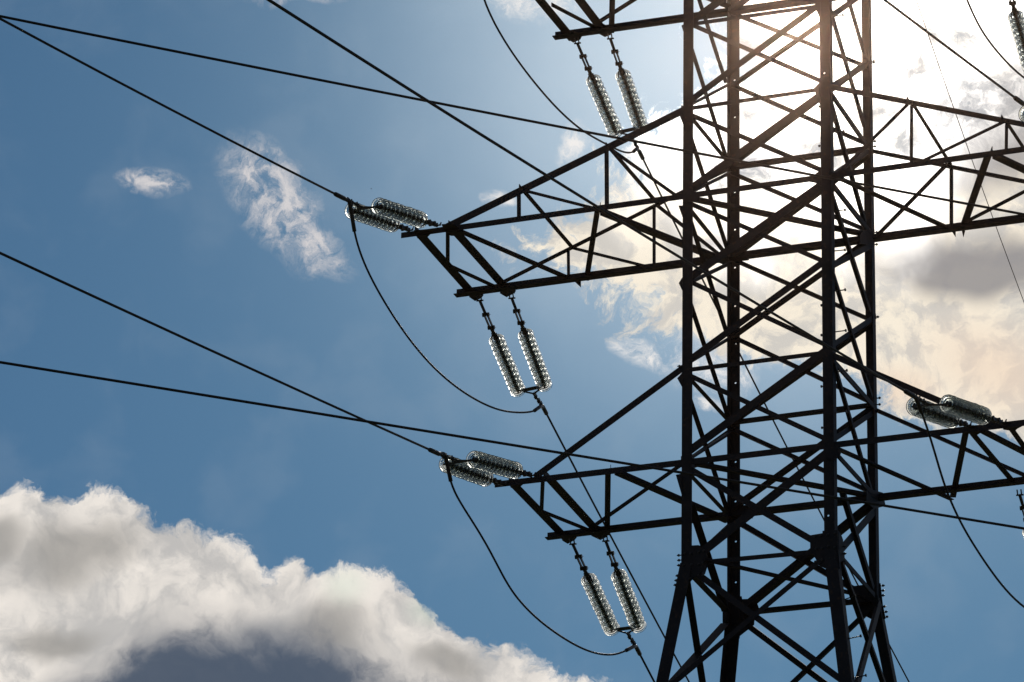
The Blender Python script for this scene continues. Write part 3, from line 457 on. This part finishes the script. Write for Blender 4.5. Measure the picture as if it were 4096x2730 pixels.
# ---------------------------------------------------------------- materials
def mat(name, base, rough=.6, metal=0.0, var=.35, scale=6.0, bump=.0, rust=None, spec=.4):
    m = bpy.data.materials.new(name); m.use_nodes = True; t = m.node_tree; b = t.nodes['Principled BSDF']
    tc = t.nodes.new('ShaderNodeTexCoord')
    n = t.nodes.new('ShaderNodeTexNoise'); n.inputs['Scale'].default_value = scale; n.inputs['Detail'].default_value = 6; n.inputs['Roughness'].default_value = .65
    t.links.new(tc.outputs['Object'], n.inputs['Vector'])
    r = t.nodes.new('ShaderNodeValToRGB'); t.links.new(n.outputs['Fac'], r.inputs['Fac'])
    r.color_ramp.elements[0].position = .3; r.color_ramp.elements[1].position = .7
    r.color_ramp.elements[0].color = tuple(c * (1 - var) for c in base) + (1,)
    r.color_ramp.elements[1].color = tuple(c * (1 + var) for c in base) + (1,)
    out = r.outputs['Color']
    if rust:
        n2 = t.nodes.new('ShaderNodeTexNoise'); n2.inputs['Scale'].default_value = scale * 3.1; n2.inputs['Detail'].default_value = 8
        t.links.new(tc.outputs['Object'], n2.inputs['Vector'])
        r2 = t.nodes.new('ShaderNodeValToRGB'); r2.color_ramp.elements[0].position = .58; r2.color_ramp.elements[1].position = .68
        t.links.new(n2.outputs['Fac'], r2.inputs['Fac'])
        mx = t.nodes.new('ShaderNodeMix'); mx.data_type = 'RGBA'
        t.links.new(r2.outputs['Color'], mx.inputs['Factor']); t.links.new(out, mx.inputs['A']); mx.inputs['B'].default_value = (*rust, 1)
        out = mx.outputs['Result']
    t.links.new(out, b.inputs['Base Color'])
    b.inputs['Roughness'].default_value = rough; b.inputs['Metallic'].default_value = metal; b.inputs['Specular IOR Level'].default_value = spec
    if bump:
        bp = t.nodes.new('ShaderNodeBump'); bp.inputs['Strength'].default_value = bump; bp.inputs['Distance'].default_value = .01
        t.links.new(n.outputs['Fac'], bp.inputs['Height']); t.links.new(bp.outputs[0], b.inputs['Normal'])
    return m
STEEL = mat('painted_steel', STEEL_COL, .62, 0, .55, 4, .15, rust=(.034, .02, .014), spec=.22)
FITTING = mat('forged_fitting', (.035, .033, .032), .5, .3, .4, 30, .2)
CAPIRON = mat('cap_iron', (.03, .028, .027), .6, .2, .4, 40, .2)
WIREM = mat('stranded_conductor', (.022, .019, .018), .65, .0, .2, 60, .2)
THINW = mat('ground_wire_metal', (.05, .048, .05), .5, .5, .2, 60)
GRASS = mat('meadow_grass', (.035, .05, .018), .9, 0, .5, .25, .4, spec=.1)
CONC = mat('footing_concrete', (.30, .29, .27), .85, 0, .25, 4, .4)
FEATH = mat('dark_feathers', (.03, .028, .026), .8, 0, .3, 20)
def glassm():
    m = bpy.data.materials.new('toughened_glass'); m.use_nodes = True; t = m.node_tree; t.nodes.clear()
    g = t.nodes.new('ShaderNodeBsdfGlass'); g.inputs['IOR'].default_value = 1.5; g.inputs['Roughness'].default_value = GLASS_ROUGH
    n = t.nodes.new('ShaderNodeTexNoise'); n.inputs['Scale'].default_value = 38; n.inputs['Detail'].default_value = 3
    tc = t.nodes.new('ShaderNodeTexCoord'); t.links.new(tc.outputs['Object'], n.inputs['Vector'])
    r = t.nodes.new('ShaderNodeValToRGB'); r.color_ramp.elements[0].color = (.87, .89, .875, 1); r.color_ramp.elements[1].color = (.97, .98, .965, 1)
    t.links.new(n.outputs['Fac'], r.inputs['Fac']); t.links.new(r.outputs['Color'], g.inputs['Color'])
    b = t.nodes.new('ShaderNodeBump'); b.inputs['Strength'].default_value = .7; b.inputs['Distance'].default_value = .004
    t.links.new(n.outputs['Fac'], b.inputs['Height']); t.links.new(b.outputs[0], g.inputs['Normal'])
    o = t.nodes.new('ShaderNodeOutputMaterial'); t.links.new(g.outputs[0], o.inputs[0])
    return m
GLASS = glassm()
# ---------------------------------------------------------------- mesh helpers
class MB:
    def __init__(s): s.v = []; s.f = []
    def poly(s, pts, n, th):
        """extruded polygon plate; n = direction of the thickness"""
        n = Vector(n).normalized() * th; k = len(s.v); pts = [Vector(p) for p in pts]; c = len(pts)
        s.v += pts + [p + n for p in pts]
        s.f.append(list(range(k, k + c))); s.f.append([k + c + i for i in reversed(range(c))])
        for i in range(c):
            j = (i + 1) % c; s.f.append([k + j, k + i, k + c + i, k + c + j])
        return s
    def prism(s, a, b, prof):
        """sweep a closed profile (list of Vector offsets) from a to b"""
        k = len(s.v); c = len(prof)
        s.v += [a + p for p in prof] + [b + p for p in prof]
        s.f.append(list(range(k, k + c))); s.f.append([k + c + i for i in reversed(range(c))])
        for i in range(c):
            j = (i + 1) % c; s.f.append([k + j, k + i, k + c + i, k + c + j])
        return s
    def tube(s, pts, r, n=8, caps=True):
        pts = [Vector(p) for p in pts]; rs = r if isinstance(r, (list, tuple)) else [r] * len(pts)
        up = None; rings = []
        for i, p in enumerate(pts):
            t = (pts[min(i + 1, len(pts) - 1)] - pts[max(i - 1, 0)]).normalized()
            if up is None:
                up = t.orthogonal().normalized()
            u = (up - t * up.dot(t)).normalized(); up = u; w = t.cross(u)
            k = len(s.v); rings.append(k)
            for j in range(n):
                a = 2 * pi * j / n; s.v.append(p + (u * cos(a) + w * sin(a)) * rs[i])
        for a, b in zip(rings, rings[1:]):
            for j in range(n): s.f.append([a + j, a + (j + 1) % n, b + (j + 1) % n, b + j])
        if caps:
            s.f.append([rings[0] + j for j in reversed(range(n))]); s.f.append([rings[-1] + j for j in range(n)])
        return s
    def lathe(s, prof, o, ax, n=32, closed=False):
        """prof: list of (radius, height along ax)"""
        ax = Vector(ax).normalized(); u = ax.orthogonal().normalized(); w = ax.cross(u); o = Vector(o); k = len(s.v); c = len(prof)
        for j in range(n):
            a = 2 * pi * j / n; d = u * cos(a) + w * sin(a)
            for r, h in prof: s.v.append(o + ax * h + d * r)
        for j in range(n):
            q = (j + 1) % n
            for i in range(c if closed else c - 1):
                i2 = (i + 1) % c
                s.f.append([k + j * c + i, k + q * c + i, k + q * c + i2, k + j * c + i2])
        return s
    def box(s, c, ux, uy, uz):
        c = Vector(c); ux, uy, uz = Vector(ux), Vector(uy), Vector(uz)
        return s.poly([c - ux - uy - uz, c + ux - uy - uz, c + ux + uy - uz, c - ux + uy - uz], uz, 2 * uz.length)
    def build(s, name, m, parent=None, smooth=False, origin=None):
        me = bpy.data.meshes.new(name); o0 = Vector(origin) if origin is not None else Vector((0, 0, 0))
        me.from_pydata([tuple(v - o0) for v in s.v], [], s.f)
        bm = bmesh.new(); bm.from_mesh(me); bmesh.ops.recalc_face_normals(bm, faces=bm.faces); bm.to_mesh(me); bm.free()
        me.materials.append(m)
        if smooth: me.shade_smooth()
        ob = bpy.data.objects.new(name, me); col.objects.link(ob); ob.location = o0
        if parent is not None:
            ob.parent = parent; ob.location = o0 - Vector(parent.location)
        return ob
def tag(o, label=None, cat=None, group=None, kind=None):
    for k, v in (('label', label), ('category', cat), ('group', group), ('kind', kind)):
        if v: o[k] = v
    return o
def empty(name, loc, label, cat, group=None):
    o = bpy.data.objects.new(name, None); col.objects.link(o); o.location = loc; o.empty_display_size = .3
    return tag(o, label, cat, group)
def angle_profile(n1, n2, b, t):
    """L section with its heel at the origin, flanges along n1 and n2"""
    return [Vector((0, 0, 0)), n1 * b, n1 * b + n2 * t, n1 * t + n2 * t, n1 * t + n2 * b, n2 * b]
# ---------------------------------------------------------------- ground
g = MB(); R_ = 4000.0; N_ = 40
for i in range(N_ + 1):
    for j in range(N_ + 1):
        x = (i / N_ * 2 - 1); y = (j / N_ * 2 - 1)
        x = math.copysign(abs(x) ** 2.2, x) * R_; y = math.copysign(abs(y) ** 2.2, y) * R_
        d = math.hypot(x, y)
        g.v.append(Vector((x, y, 0 if d < 120 else .004 * (d - 120) * sin(x * .004) * cos(y * .003) - .0)))
for i in range(N_):
    for j in range(N_):
        k = i * (N_ + 1) + j; g.f.append([k, k + 1, k + N_ + 2, k + N_ + 1])
tag(g.build('ground', GRASS), kind='structure')
# ---------------------------------------------------------------- the pylon
PY = empty('lattice_pylon', (W / 2, W / 2, 0), 'dark steel lattice pylon with crossbraced legs and arms on both sides', 'pylon')
LEGTOP = 31.2 + 14.2
CORN = [(0, 0, 1, 1), (W, 0, -1, 1), (0, W, 1, -1), (W, W, -1, -1)]       # x, y and the inward directions
def holed_flange(mb, o, du, b, t, dn, z0, z1, holes):
    """vertical flange plate from corner line o, width b along du, thickness t along dn, with round bolt holes"""
    z = z0; o = Vector(o)
    def P(u, zz): return Vector((o.x, o.y, 0)) + du * u + Vector((0, 0, zz))
    hs = .026
    for (hu, hz) in sorted(holes, key=lambda q: q[1]):
        mb.poly([P(0, z), P(b, z), P(b, hz - hs), P(0, hz - hs)], dn, t)
        mb.poly([P(0, hz - hs), P(hu - hs, hz - hs), P(hu - hs, hz + hs), P(0, hz + hs)], dn, t)
        mb.poly([P(hu + hs, hz - hs), P(b, hz - hs), P(b, hz + hs), P(hu + hs, hz + hs)], dn, t)
        r = .0165
        for q in range(4):                       # four corner pieces that leave a round hole
            a0 = pi / 4 + q * pi / 2; arc = [P(hu + r * cos(a0 + s * pi / 8), hz + r * sin(a0 + s * pi / 8)) for s in range(5)]
            c0 = P(hu + hs * math.copysign(1, cos(a0)), hz + hs * math.copysign(1, sin(a0)))
            a1 = a0 + pi / 2; c1 = P(hu + hs * math.copysign(1, cos(a1)), hz + hs * math.copysign(1, sin(a1)))
            mb.poly([c0, c1] + arc[::-1], dn, t)
        z = hz + hs
    mb.poly([P(0, z), P(b, z), P(b, z1), P(0, z1)], dn, t)
LEGS = []
for i, (x, y, sx_, sy_) in enumerate(CORN):
    mb = MB(); b = .163; t = .016
    ux = Vector((sx_, 0, 0)); uy = Vector((0, sy_, 0)); zb = WAIST - .15
    hl = []
    if i == 2: hl = [(abs(hx - x), hz) for hx, hz in HOLES_B]
    if i == 1: hl = [(abs(hx - x), hz) for hx, hz in HOLES_C]
    holed_flange(mb, (x, y, 0), ux, b, t, uy, zb, LEGTOP, hl)
    o2 = Vector((x, y, 0)) + uy * t
    holed_flange(mb, o2, uy, b - t, t, ux, zb, LEGTOP, [])
    # splayed lower length, down to the footing
    bl = .19; dirn = Vector((-sx_ * TAPER, -sy_ * TAPER, -1))
    a = Vector((x, y, WAIST + .02)) + Vector((-sx_ * .012, -sy_ * .012, 0)); e = a + dirn * (WAIST - .28)
    mb.prism(a, e, angle_profile(ux, uy, bl, .018))
    leg = mb.build('leg', STEEL, PY); LEGS.append(leg)
    if (sx_, sy_) == (-1, -1): pass
    f = MB(); f.lathe([(.0, 0), (.62, 0), (.62, .18), (.5, .34), (.34, .42), (0, .42)], (e.x + sx_ * .08, e.y + sy_ * .08, -.05), (0, 0, 1), 20)
    f.build('concrete_footing', CONC, PY, origin=(e.x, e.y, 0))
for name, p, q, n1, n2, b in MEMBERS:
    n1, n2 = Vector(n1), Vector(n2); t = max(.006, min(.012, b * .1))
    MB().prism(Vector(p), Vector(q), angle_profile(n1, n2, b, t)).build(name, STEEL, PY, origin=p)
# braces of the splayed base that reach down to the ground (below the picture)
def base_pt(i, z, k=0):
    x, y, sx_, sy_ = CORN[i]; d = (WAIST - z) * TAPER
    return Vector((x - sx_ * d, y - sy_ * d, z))
for (i, j, ny) in ((0, 1, Vector((0, 1, 0))), (2, 3, Vector((0, -1, 0))), (0, 2, Vector((1, 0, 0))), (1, 3, Vector((-1, 0, 0)))):
    zs = [21.0, 16.0, 9.5, .6]
    for za, zb2 in zip(zs, zs[1:]):
        for (p, q) in ((base_pt(i, za), base_pt(j, zb2)), (base_pt(j, za), base_pt(i, zb2))):
            p += ny * .03; q += ny * (.03 if p is None else .035); d = (q - p).normalized(); n2 = (ny - d * ny.dot(d)).normalized(); n1 = d.cross(n2)
            MB().prism(p + ny * (.0 if q.x > p.x else .02), q + ny * (.0 if q.x > p.x else .02), angle_profile(n1, n2, .1, .01)).build('brace', STEEL, PY, origin=p)
        p, q = base_pt(i, za) + ny * .05, base_pt(j, za) + ny * .05; d = (q - p).normalized(); n2 = (ny - d * ny.dot(d)).normalized()
        MB().prism(p, q, angle_profile(d.cross(n2), n2, .09, .009)).build('strut', STEEL, PY, origin=p)
# pylon above the frame: more bracing, peak
PEAK = Vector((W / 2, W / 2, 31.2 + 17.2))
for i, (x, y, sx_, sy_) in enumerate(CORN):
    a = Vector((x, y, LEGTOP)); d = (PEAK - a); n1 = Vector((sx_, 0, 0)); n2 = Vector((0, sy_, 0))
    MB().prism(a, PEAK - Vector((sx_, sy_, 0)) * .05, angle_profile(n1, n2, .12, .012)).build('peak_member', STEEL, PY, origin=a)
for (i, j, ny) in ((0, 1, Vector((0, 1, 0))), (2, 3, Vector((0, -1, 0))), (0, 2, Vector((1, 0, 0))), (1, 3, Vector((-1, 0, 0)))):
    zs = [31.2 + v for v in (6.1, 7.7, 9.2, 10.9, 12.5, 14.1)]
    for k, (za, zb2) in enumerate(zip(zs, zs[1:])):
        A_ = Vector((CORN[i][0], CORN[i][1], za)); B_ = Vector((CORN[j][0], CORN[j][1], zb2))
        if k % 2: A_.z, B_.z = zb2, za
        p = A_ + ny * .02; q = B_ + ny * .02; d = (q - p).normalized(); n2 = (ny - d * ny.dot(d)).normalized()
        MB().prism(p, q, angle_profile(d.cross(n2), n2, .08, .008)).build('brace', STEEL, PY, origin=p)
for pts, n, th in PLATES:
    pl = MB().poly([Vector(p) for p in pts], n, th).build('gusset_plate', STEEL, PY, origin=pts[0])
def bolt_mesh(mb, p, d, L, r):
    p = Vector(p); d = Vector(d).normalized()
    mb.tube([p - d * .01, p + d * L], r * .72, 8); mb.lathe([(0, 0), (r * 1.45, 0), (r * 1.45, .022), (0, .022)], p + d * L * .45, d, 6)
BOLT_LEG = {}
for p, d, L, r in BOLTS:
    dist = [(math.hypot(p[0] - c[0], p[1] - c[1]), i) for i, c in enumerate(CORN)]; i = min(dist)[1]
    mb = MB(); bolt_mesh(mb, p, d, L, r); bo = mb.build('bolt', FITTING, LEGS[i]); bo.location = (0, 0, 0)
for a, b in STEPS:
    a, b = Vector(a), Vector(b); d = (b - a).normalized()
    mb = MB(); mb.tube([a - d * .06, b], .0095, 8); mb.lathe([(0, -.012), (.022, -.012), (.022, .008), (0, .008)], b, d, 10)
    mb.build('step_bolt', FITTING, LEGS[1]).location = (0, 0, 0)
# bolt heads scattered on the waist plates and the main joints
for pi_, (pts, n, th) in enumerate(PLATES[:4]):
    c = sum((Vector(p) for p in pts), Vector()) / len(pts); n = Vector(n); u = n.cross(Vector((0, 0, 1))).normalized(); w = n.cross(u)
    for a in (-.14, -.05, .06, .15):
        for b in (-.2, 0, .19):
            mb = MB(); q = c + u * (a + random.uniform(-.02, .02)) + w * (b + random.uniform(-.02, .02)) + n * th
            mb.lathe([(0, 0), (.02, 0), (.02, .016), (.011, .017), (.011, .03), (0, .03)], q, n, 6)
            mb.build('bolt_head', FITTING, PY)
# ---------------------------------------------------------------- insulator strings
SP = .146
# glass shell of one cap-and-pin disc, solid of revolution; height 0 = rim plane, + towards the cap
SHELL = [(.040, .056), (.056, .056), (.076, .047), (.102, .029), (.124, .008), (.1365, -.008), (.1380, -.016), (.1330, -.021), (.1275, -.010), (.116, .003),
         (.1105, .005), (.1080, -.016), (.1025, -.016), (.1005, .013), (.084, .025), (.0810, -.012), (.0755, -.012), (.0735, .030), (.058, .037), (.040, .040)]
CAP = [(0, .126), (.019, .124), (.031, .114), (.036, .100), (.038, .076), (.043, .064), (.044, .052), (.038, .050), (0, .050)]
PIN = [(0, .046), (.030, .046), (.028, .026), (.014, .014), (.012, -.036), (.018, -.042), (.018, -.048), (0, -.048)]
disc_mesh = MB().lathe(SHELL, (0, 0, 0), (0, 0, 1), 40, closed=True).build('glass_disc', GLASS, smooth=True)
cap_mesh = MB().lathe(CAP, (0, 0, 0), (0, 0, 1), 20).lathe(PIN, (0, 0, 0), (0, 0, 1), 12).build('metal_cap', CAPIRON, smooth=True)
DM, CM = disc_mesh.data, cap_mesh.data
bpy.data.objects.remove(disc_mesh); bpy.data.objects.remove(cap_mesh)
LABELS = {
 'L2Fa': 'lower glass disc string of the pair pulling left from the middle left arm tip',
 'L2Fb': 'upper glass disc string of the pair pulling left from the middle left arm tip',
 'L2Ba': 'left one of two glass disc strings slanting down below the middle left arm',
 'L2Bb': 'right one of two glass disc strings slanting down below the middle left arm',
 'L3Ba': 'left one of two glass disc strings hanging below the top left arm',
 'L3Bb': 'right one of two glass disc strings hanging below the top left arm',
 'L1Fa': 'lower glass disc string of the pair pulling left from the lowest left arm',
 'L1Fb': 'upper glass disc string of the pair pulling left from the lowest left arm',
 'L1Ba': 'left one of two glass disc strings slanting down below the lowest left arm',
 'L1Bb': 'right one of two glass disc strings slanting down below the lowest left arm',
 'R1Fa': 'lower left of two glass disc strings lying over the lowest right arm',
 'R1Fb': 'upper right of two glass disc strings lying over the lowest right arm',
 'R2Fa': 'glass disc string seen end on at the right edge, beside the upper right arm',
 'R3Ba': 'glass disc string cut by the top right corner of the picture',
 'R1Ba': 'glass disc string hanging at the right edge below the lowest right arm',
}
ENDS = {}
for key, A, d, l1 in STRINGS:
    A = Vector(A); d = Vector(d).normalized(); back = d.y > 0
    S_ = empty('insulator_string', A, LABELS[key], 'insulator', 'glass insulator strings of the power line')
    side = d.cross(Vector((0, 0, 1))).normalized(); up = side.cross(d).normalized()
    # fittings between the arm and the first disc
    f = MB(); L = l1 - .124 - .0
    # shackle at the arm
    f.tube([A + side * .03 + up * .05, A + side * .03 + d * .07, A + d * .105, A - side * .03 + d * .07, A - side * .03 + up * .05], .011, 8)
    f.tube([A + d * .075 - side * .055, A + d * .075 + side * .06], .014, 8)
    seg = [.09, .09 + (L - .16) * .42, .09 + (L - .16) * .82, L]
    # solid link, then a pair of parallel straps, then the socket
    f.box(A + d * (seg[0] + seg[1]) / 2, d * (seg[1] - seg[0]) / 2, side * .009, up * .032)
    f.box(A + d * (seg[0] + seg[1]) / 2 , d * (seg[1] - seg[0]) / 2, side * .023, up * .008)
    for q in (-1, 1):
        f.box(A + d * (seg[1] + seg[2]) / 2 + side * .026 * q, d * (seg[2] - seg[1]) / 2, side * .0085, up * .026)
    for sgm, wdt in ((seg[1], .05), (seg[2], .048)):
        f.tube([A + d * sgm - side * wdt, A + d * sgm + side * wdt], .017, 8)
        f.lathe([(0, -.02), (.038, -.02), (.038, .02), (0, .02)], A + d * sgm + side * .036, side, 8)
        f.lathe([(0, -.02), (.038, -.02), (.038, .02), (0, .02)], A + d * sgm - side * .036, side, 8)
        f.tube([A + d * sgm + side * .045, A + d * (sgm + .03) + side * .075 + up * .02], .003, 5)
    f.tube([A + d * seg[2], A + d * (seg[2] + (L - seg[2]) * .45), A + d * (L - .01), A + d * (L + .02)], [.036, .030, .040, .030], 10)
    f.tube([A + d * (L - .06) - side * .045, A + d * (L - .06) + side * .05], .011, 8)
    for q in (-1, 1):        # arcing horn stubs either side of the first cap
        f.tube([A + d * (L - .05) + side * .03 * q, A + d * (L + .02) + side * .06 * q - up * .03, A + d * (L + .1) + side * .062 * q - up * .05], .009, 6)
    f.build('link_chain', FITTING, S_, smooth=False, origin=A)
    rot = (-d).to_track_quat('Z', 'Y')
    for k in range(11):
        g_ = bpy.data.objects.new('glass_disc', DM); col.objects.link(g_); g_.parent = S_
        g_.location = d * (l1 + k * SP) + side * random.uniform(-.0035, .0035) + up * random.uniform(-.0035, .0035)
        g_.rotation_mode = 'QUATERNION'; g_.rotation_quaternion = Vector(-d + side * random.uniform(-.035, .035) + up * random.uniform(-.035, .035)).to_track_quat('Z', 'Y')
        c_ = bpy.data.objects.new('metal_cap', CM); col.objects.link(c_); c_.parent = g_
    ENDS[key] = A + d * (l1 + 10 * SP + .05)
# ---------------------------------------------------------------- wires
WLAB = {
 'L2F': ('conductor', 'long black conductor running from the middle left arm strings to the upper left corner', 'wire'),
 'L1F': ('conductor', 'long black conductor running from the lowest left arm strings to the left edge', 'wire'),
 'R1F': ('conductor', 'long conductor from the top edge across the pylon to the lowest right arm', 'wire'),
 'R2F': ('conductor', 'black conductor over the bright cloud coming down to the right edge clamp', 'wire'),
 'L2B': ('conductor', 'conductor dropping steeply from the clamp under the middle left arm towards the bottom edge', 'wire'),
 'L3B': ('conductor', 'conductor dropping steeply from the top left strings behind the pylon legs', 'wire'),
 'L1B': ('conductor', 'short length of conductor leaving the bottom edge under the lowest left strings', 'wire'),
 'XA': ('overhead_cable', 'upper of two gently sloping cables crossing the whole picture before the pylon', 'cable'),
 'XB': ('overhead_cable', 'lower of two gently sloping cables crossing the whole picture before the pylon', 'cable'),
 'TH': ('ground_wire', 'very thin straight wire descending steeply over the clouds at the right', 'wire'),
 'J2L': ('jumper_cable', 'curved jumper loop sagging between the two string pairs of the middle left arm', 'jumper'),
 'J1L': ('jumper_cable', 'curved jumper loop sagging between the two string pairs of the lowest left arm', 'jumper'),
 'J3L': ('jumper_cable', 'curved jumper loop coming from the top edge to the clamp under the top left strings', 'jumper'),
 'J1R': ('jumper_cable', 'curved jumper loop falling from the lowest right arm to the right edge', 'jumper'),
 'J3R': ('jumper_cable', 'curved jumper loop in the bright top right corner', 'jumper'),
}
def smooth_path(pts, sub=4):
    P_ = [Vector(p) for p in pts]; out = []
    for i in range(len(P_) - 1):
        a = P_[max(i - 1, 0)]; b = P_[i]; c = P_[i + 1]; d = P_[min(i + 2, len(P_) - 1)]
        for s in range(sub):
            t = s / sub
            out.append(.5 * ((2 * b) + (c - a) * t + (2 * a - 5 * b + 4 * c - d) * t * t + (3 * b - a - 3 * c + d) * t ** 3))
    out.append(P_[-1]); return out
WP = {}
for key, dia, pts in WIRES:
    nm, lab, cat = WLAB[key]; grp = {'conductor': 'phase conductors of the line', 'overhead_cable': 'cables crossing in front of the pylon', 'jumper_cable': 'jumper loops of the pylon'}.get(nm)
    if nm == 'jumper_cable':
        P0 = [Vector(p) for p in pts]
        for _ in range(2):
            P0 = [P0[0]] + [P0[i] * .5 + (P0[i - 1] + P0[i + 1]) * .25 for i in range(1, len(P0) - 1)] + [P0[-1]]
        pts = P0
    path = smooth_path(pts, 3 if nm == 'jumper_cable' else 1); WP[key] = path
    ob = MB().tube(path, dia / 2, 10).build(nm, THINW if nm == 'ground_wire' else WIREM, smooth=True, origin=path[0])
    tag(ob, lab, cat, grp)
# ---------------------------------------------------------------- dead end clamps with yoke plates
CL = {
 'L2F': 'dead end clamp and yoke at the outer end of the middle left arm string pair',
 'L1F': 'dead end clamp and yoke at the outer end of the lowest left arm string pair',
 'R1F': 'dead end clamp and yoke at the outer end of the lowest right arm string pair',
 'R2F': 'dead end clamp at the right edge above the string seen end on',
 'L2B': 'dead end clamp and triangular yoke under the strings of the middle left arm',
 'L3B': 'dead end clamp and triangular yoke under the strings of the top left arm',
 'L1B': 'dead end clamp and triangular yoke under the strings of the lowest left arm',
}
for key, lab in CL.items():
    back = key[2] == 'B'; e1 = ENDS[key + 'a']; d = None
    for s in STRINGS:
        if s[0] == key + 'a': d = Vector(s[2]).normalized()
    if key + 'b' in ENDS: e2 = ENDS[key + 'b']
    else: e2 = e1 + Vector((.53, 0, 0))
    m_ = (e1 + e2) / 2; ax = (e2 - e1).normalized(); nrm = ax.cross(d).normalized()
    T_ = empty('dead_end_clamp', m_, lab, 'clamp', 'dead end clamps of the conductors')
    apex = m_ + d * .16
    y = MB()
    y.poly([e1 - ax * .05 - d * .01, e1 + ax * .02 - d * .035, e2 - ax * .02 - d * .035, e2 + ax * .05 - d * .01, e2 + ax * .03 + d * .045, e1 - ax * .03 + d * .045], nrm, .016)
    y.build('yoke_bar', FITTING, T_, origin=m_)
    y2 = MB()
    for e, q in ((e1, -1), (e2, 1)):
        y2.tube([e + nrm * .02, apex + nrm * .01], .015, 8)
        y2.tube([e - nrm * .045, e + nrm * .05], .014, 8)
        y2.tube([e - d * .04, e + d * .03], .022, 8)
    y2.build('yoke_rod', FITTING, T_, origin=m_)
    wstart = WP[key][0]; t = (WP[key][1] - WP[key][0]).normalized()
    if t.dot(d) < 0: t = -t
    ce = wstart + t * .02; cs = wstart - t * (.30 if back else .34)
    k_ = MB()
    k_.tube([apex - d * .02, apex + (cs - apex) * .5, cs], [.024, .021, .024], 8)
    for s in (.2, .55, .8):
        q = apex + (cs - apex) * s
        k_.tube([q - nrm * .05, q + nrm * .055], .013, 8); k_.lathe([(0, -.02), (.032, -.02), (.032, .02), (0, .02)], q, nrm, 8)
    k_.tube([apex + nrm * .05, apex + nrm * .09 + d * .05], .004, 5)
    k_.build('connecting_link', FITTING, T_, origin=apex)
    c_ = MB(); c_.tube([cs - t * .03, cs, cs + t * .04, ce - t * .05, ce - t * .02, ce], [.018, .034, .036, .036, .030, .022], 12)
    c_.build('clamp_body', FITTING, T_, smooth=True, origin=cs)
    J = {'L2F': ('J2L', 0), 'L2B': ('J2L', -1), 'L1F': ('J1L', 0), 'L1B': ('J1L', -1), 'L3B': ('J3L', -1), 'R1F': ('J1R', 0)}.get(key)
    if J:
        pth = WP[J[0]]; p0 = pth[0] if J[1] == 0 else pth[-1]; k2 = 4 if J[1] == 0 else -5
        l_ = MB(); l_.tube(smooth_path([cs + t * .05, cs + (p0 - cs) * .4 + Vector((0, 0, .01)), p0, pth[k2]], 4), .031, 10)
        l_.build('jumper_lug', FITTING, T_, smooth=True, origin=cs)
# ---------------------------------------------------------------- a bird far off
b_ = MB(); o = Vector(BIRD); f_ = Vector((1, .2, .05)).normalized(); s_v = Vector((-.2, 1, 0)).normalized(); u_ = Vector((0, 0, 1))
bo = MB().tube([o - f_ * .19, o - f_ * .12, o, o + f_ * .1, o + f_ * .15, o + f_ * .19, o + f_ * .23], [.012, .03, .055, .05, .03, .034, .004], 8).build('bird', FEATH, smooth=True, origin=o)
tag(bo, 'tiny dark bird flying far off in the blue sky above the middle left clamp', 'bird')
for sgn in (-1, 1):
    wv = MB().poly([o + f_ * .08 + s_v * .03 * sgn, o + f_ * .10 + s_v * .22 * sgn + u_ * .07, o - f_ * .03 + s_v * .42 * sgn + u_ * .03, o - f_ * .05 + s_v * .2 * sgn + u_ * .05, o - f_ * .07 + s_v * .03 * sgn], u_, .008)
    w_ = wv.build('wing', FEATH, bo, origin=o)
MB().poly([o - f_ * .17 + s_v * .015, o - f_ * .30 + s_v * .05, o - f_ * .28, o - f_ * .30 - s_v * .05, o - f_ * .17 - s_v * .015], u_, .006).build('tail', FEATH, bo, origin=o)

# ---------------------------------------------------------------- dark volume added to imitate lens glare from the sun over the steel
hz = bpy.data.materials.new('glare_volume_mat'); hz.use_nodes = True; t_ = hz.node_tree; t_.nodes.clear()
pv = t_.nodes.new('ShaderNodeVolumePrincipled'); ho = t_.nodes.new('ShaderNodeOutputMaterial')
pv.inputs['Color'].default_value = (*GLARE_COL, 1); pv.inputs['Density'].default_value = GLARE_DENSITY; pv.inputs['Anisotropy'].default_value = GLARE_G
t_.links.new(pv.outputs[0], ho.inputs['Volume'])
R2 = 4100.0
hb = MB().box((0, 0, (-25 + 52) / 2), (R2, 0, 0), (0, R2, 0), (0, 0, (52 + 25) / 2)).build('glare_volume', hz)
tag(hb, kind='stuff')
